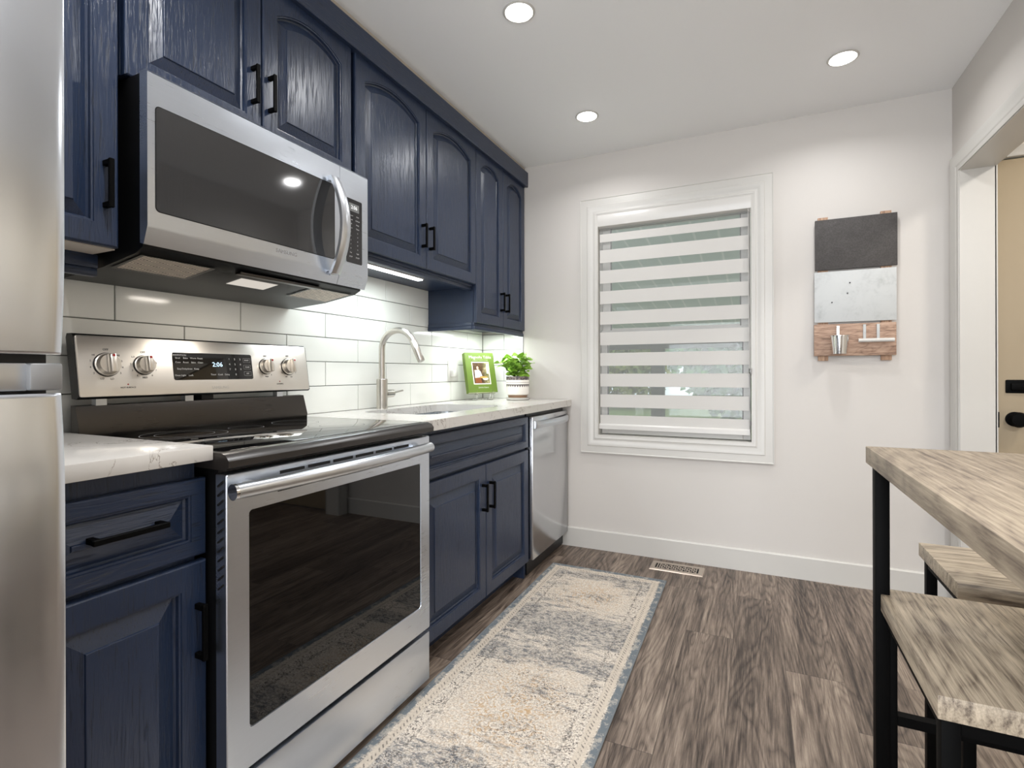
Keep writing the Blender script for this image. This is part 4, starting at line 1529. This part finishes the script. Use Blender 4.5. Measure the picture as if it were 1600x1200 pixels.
for k in range(1, 5):
    y = b0 + (b1 - b0) * k / 5
    for j in range(2, nx - 1, 2):
        x = a0 + (a1 - a0) * (j + (k % 2)) / nx
        m.box(x, min(x + (a1 - a0) / nx * 1.3, a1), y - ww, y + ww, 0.002, 0.0046)
mk('grille', m, plain('tan_metal_grille', rgb(196, 182, 168), 0.4, 0.6), vt)

# ---------------------------------------------------------------- memo board
mb_ = thing('memo_board', 'wooden wall organiser with chalkboard, metal sheet and reclaimed plank right of the window', 'board', (2.13, D, 1.5))
yb = D
m = MB()
m.box(1.975, 2.020, yb - 0.016, yb - 0.0003, 1.140, 1.874, 0.001)
mk('batten', m, 'batten_wood', mb_)
mk('batten', MB().box(2.243, 2.287, yb - 0.016, yb - 0.0003, 1.140, 1.874, 0.001), 'batten_wood', mb_)
mk('chalkboard_panel', MB().box(1.962, 2.308, yb - 0.030, yb - 0.0162, 1.602, 1.858, 0.001), 'chalk', mb_)
mk('metal_panel', MB().box(1.958, 2.304, yb - 0.030, yb - 0.0162, 1.335, 1.592, 0.001), 'galv', mb_)
mk('plank', MB().box(1.956, 2.302, yb - 0.034, yb - 0.0162, 1.164, 1.325, 0.002), 'board_wood', mb_)
m = MB()
for x in (2.172, 2.228):
    m.box(x - 0.006, x + 0.006, yb - 0.040, yb - 0.034, 1.236, 1.318, 0.001)
    m.box(x - 0.006, x + 0.006, yb - 0.062, yb - 0.034, 1.234, 1.240, 0.001)
m2 = mk('hook_strap', m, 'galv', mb_)
mk('hanging_bar', MB().tube([(2.144, yb - 0.055, 1.238), (2.290, yb - 0.055, 1.238)], 0.0095, 14), 'white_plastic', mb_)
mk('bucket_hook', MB().box(2.054, 2.066, yb - 0.038, yb - 0.034, 1.255, 1.315).box(2.054, 2.066, yb - 0.046, yb - 0.036, 1.305, 1.311), 'chrome', mb_)
bu = thing('hanging_bucket', 'small shiny metal bucket hanging on the memo board plank', 'bucket', (2.062, yb - 0.080, 1.172))
m = MB()
m.lathe([(0.0, 0.0), (0.031, 0.0), (0.0405, 0.086), (0.043, 0.087), (0.043, 0.091), (0.0395, 0.091), (0.030, 0.003), (0, 0.003)], (2.062, yb - 0.080, 1.172), 36)
mk('pail', m, 'chrome', bu)
for (x, z, lb) in ((2.112, 1.530, 'tiny magnet on the metal sheet, topmost of the three'), (2.102, 1.478, 'tiny magnet on the metal sheet, middle of the three'),
                   (2.035, 1.435, 'tiny magnet on the metal sheet, lowest and leftmost of the three')):
    tag(mk('magnet', MB().lathe([(0, 0), (0.0034, 0), (0.0030, -0.0035), (0, -0.004)], (x, yb - 0.0302, z), 14, 'y'), 'black_plastic'), lb, 'magnet', 'magnets on the metal sheet')

# ---------------------------------------------------------------- ceiling lights
NM = ['recessed ceiling light nearest the window, left of the two by the far wall', 'recessed ceiling light near the right wall, right of the far pair',
      'recessed ceiling light closest to the camera, above the rug']
for i, (x, y) in enumerate(CANS):
    lb = NM[i] if i < 3 else 'recessed ceiling light behind the camera or above the table, out of view, added as fill'
    t = thing('ceiling_light', lb, 'light', (x, y, H), group='recessed ceiling lights')
    mk('trim_ring', MB().lathe([(0.058, 0.0), (0.060, -0.003), (0.052, -0.006), (0.047, -0.003), (0.047, 0.0)], (x, y, H - 0.0002), 40), 'trim', t)
    mk('lens', MB().lathe([(0.0, -0.0015), (0.046, -0.0015), (0.046, -0.007), (0.040, -0.0095), (0.0, -0.0105)], (x, y, H), 40), 'lamp_white', t)

# ---------------------------------------------------------------- table and stools
tb = thing('bar_table', 'counter-height table with grey oak top and black steel frame at right', 'table', (2.2, 0.75, 0))
TX0, TX1, TY0, TY1 = 1.901, 2.500, 0.16, 1.354
mk('tabletop', MB().box(TX0, TX1, TY0, TY1, 0.884, 0.920, 0.0015), 'table_wood', tb)
LW = 0.025
for (x, y) in ((TX0 + 0.008, TY1 - 0.055), (TX1 - 0.033, TY1 - 0.055), (TX0 + 0.008, TY0 + 0.025), (TX1 - 0.033, TY0 + 0.025)):
    mk('leg', MB().box(x, x + LW, y, y + 0.030, 0.0, 0.884, 0.001), 'black', tb)
for q in ((TX0 + 0.033, TX1 - 0.033, TY1 - 0.055, TY1 - 0.025, 0.856, 0.884), (TX0 + 0.033, TX1 - 0.033, TY0 + 0.025, TY0 + 0.055, 0.856, 0.884),
          (TX1 - 0.033, TX1 - 0.008, TY0 + 0.055, TY1 - 0.055, 0.856, 0.884), (TX0 + 0.033, TX1 - 0.033, TY0 + 0.025, TY0 + 0.055, 0.12, 0.145),
          (TX1 - 0.033, TX1 - 0.008, TY0 + 0.055, TY1 - 0.055, 0.12, 0.145)):
    mk('frame_rail', MB().box(*q), 'black', tb)


def stool(label, x, y, rz):
    t = thing('stool', label, 'stool', (x, y, 0), rz, 'stools around the bar table')
    hx, hy = 0.150, 0.205
    mk('seat', MB().box(-hx, hx, -hy, hy, 0.585, 0.620, 0.0015), 'stool_wood', t, local=True)
    for sx in (-1, 1):
        for sy in (-1, 1):
            cx, cy = sx * (hx - 0.018), sy * (hy - 0.022)
            mk('leg', MB().box(cx - 0.0115, cx + 0.0115, cy - 0.0115, cy + 0.0115, 0, 0.586, 0.001), 'black', t, local=True)
    for sx in (-1, 1):
        cx = sx * (hx - 0.018)
        for (za, zb_) in ((0.562, 0.5855), (0.17, 0.19)):
            mk('frame_rail', MB().box(cx - 0.010, cx + 0.010, -hy + 0.034, hy - 0.034, za, zb_), 'black', t, local=True)
    for sy in (-1, 1):
        cy = sy * (hy - 0.022)
        for (za, zb_) in ((0.562, 0.5855), (0.35, 0.37)):
            mk('frame_rail', MB().box(-hx + 0.030, hx - 0.030, cy - 0.010, cy + 0.010, za, zb_), 'black', t, local=True)
    return t


stool('nearer grey oak stool, pushed against the long side of the table', 2.068, 1.133, 0)
stool('farther grey oak stool standing past the end of the table', 2.287, 1.586, PI / 2)

# ---------------------------------------------------------------- outside the window
g = G('lawn')
n = g.noise(g.co(), 3, 5, 0.7)
M['lawn'] = g.set(color=g.mix(n, rgb(92, 116, 66), rgb(150, 168, 104)), rough=0.9)
o = mk('ground', MB().box(-14, 16, D + 0.22, 30, -0.30, -0.22), 'lawn')
o['kind'] = 'structure'
g = G('porch_soffit_boards')
x_, y_, z_ = g.xyz(g.co())
fr2 = g.math('FRACT', g.math('MULTIPLY', x_, 5.0))
sm = g.step(g.math('MINIMUM', fr2, g.math('SUBTRACT', 1.0, fr2)), 0.08, 0.02)
M['soffit'] = g.set(color=g.mix(sm, rgb(198, 216, 216), rgb(232, 240, 240)), rough=0.7)
m = MB()
m.prism([(D + 0.25, 2.42), (10.2, 1.76), (10.2, 1.84), (D + 0.25, 2.50)], 'x', -5.5, 4.5)
o = mk('roof_porch', m, 'soffit')
o['kind'] = 'structure'
M['beam'] = plain('dark_porch_beam', rgb(92, 98, 90), 0.8)
tag(mk('porch_beam', MB().box(-5.5, 4.5, 9.9, 10.1, 1.53, 1.765), 'beam'), 'dark horizontal porch beam seen through the blind', 'beam')
tag(mk('porch_post', MB().box(-0.102, 0.134, 9.92, 10.08, -0.22, 1.53), 'beam'), 'dark square porch post seen through the lower window sash', 'post')
g = G('tree_leaves')
n = g.noise(g.co(), 1.3, 3, 0.6)
M['tree'] = g.set(color=g.mix(g.step(n, 0.35, 0.65), rgb(44, 100, 44), rgb(112, 166, 84)), rough=0.7)
g = G('yellow_tree_leaves')
n = g.noise(g.co(), 1.3, 3, 0.6)
M['tree_y'] = g.set(color=g.mix(g.step(n, 0.35, 0.65), rgb(84, 116, 52), rgb(170, 178, 92)), rough=0.7)
M['bark'] = plain('tree_bark', rgb(96, 86, 76), 0.9)
rt = random.Random(3)


def tree(label, x, y, h, r, mat, z0=-0.22, low=0.25, n=900):
    t = thing('tree', label, 'tree', (x, y, z0), group='trees in the garden')
    ms_ = MB()
    ms_.tube([(x, y, z0), (x + 0.05, y, z0 + h * 0.4), (x, y + 0.05, z0 + h * 0.8)], [0.13, 0.10, 0.04], 8)
    mk('trunk', ms_, 'bark', t)
    m = MB()
    for k in range(n):
        a, u, v = rt.random() * 2 * PI, rt.uniform(-1, 1), rt.random() ** 0.4
        s_ = math.sqrt(1 - u * u)
        c = Vector((x + r * v * s_ * math.cos(a), y + r * v * s_ * math.sin(a), z0 + h * low + (h * (1 - low)) * (0.5 + 0.5 * u * v)))
        e = rt.uniform(0.07, 0.16)
        d1_ = Vector((rt.uniform(-1, 1), rt.uniform(-1, 1), rt.uniform(-1, 1))).normalized() * e
        d2_ = d1_.orthogonal().normalized() * e * 0.7
        m.b.faces.new([m.b.verts.new(q) for q in (c - d1_, c - d2_, c + d1_, c + d2_)])
    mk('crown', m, mat, t, smooth=0)
    return t


tree('full green tree right of the porch post, seen through the window', 1.5, 14.0, 4.4, 1.9, 'tree', low=0.0, n=5200)
tree('yellow-green tree at the right edge of the window view', 5.2, 18.0, 4.6, 2.0, 'tree_y', low=0.0, n=3200)
tree('small light green tree left of the porch post', -2.6, 19.0, 3.6, 1.7, 'tree_y', low=0.0, n=3000)
tree('low dark bush at the lower left of the window view', -3.7, 13.6, 1.5, 1.2, 'tree', low=0.0, n=1500)
tree('distant pale tree directly behind and right of the porch post', 0.4, 23.0, 4.8, 1.6, 'tree_y', low=0.1, n=2200)
ho = thing('neighbour_house', 'white sided house with grey gable roof at the left of the window view', 'house', (-7.9, 23, -0.22))
mk('wall', MB().box(-10.4, -5.4, 21.5, 26, -0.22, 1.5), plain('pale_siding', rgb(150, 156, 162), 0.7), ho)
m = MB()
m.prism([(-10.8, 1.45), (-5.0, 1.45), (-7.9, 3.0)], 'y', 21.2, 26.2)
mk('roof', m, plain('grey_shingles', rgb(120, 126, 130), 0.9), ho)
mk('window', MB().box(-6.9, -6.2, 21.46, 21.5, 0.45, 1.15), 'dark_gap', ho)

# strip helper properties
for o in bpy.data.objects:
    for k in ('_w', '_o'):
        if k in o:
            del o[k]
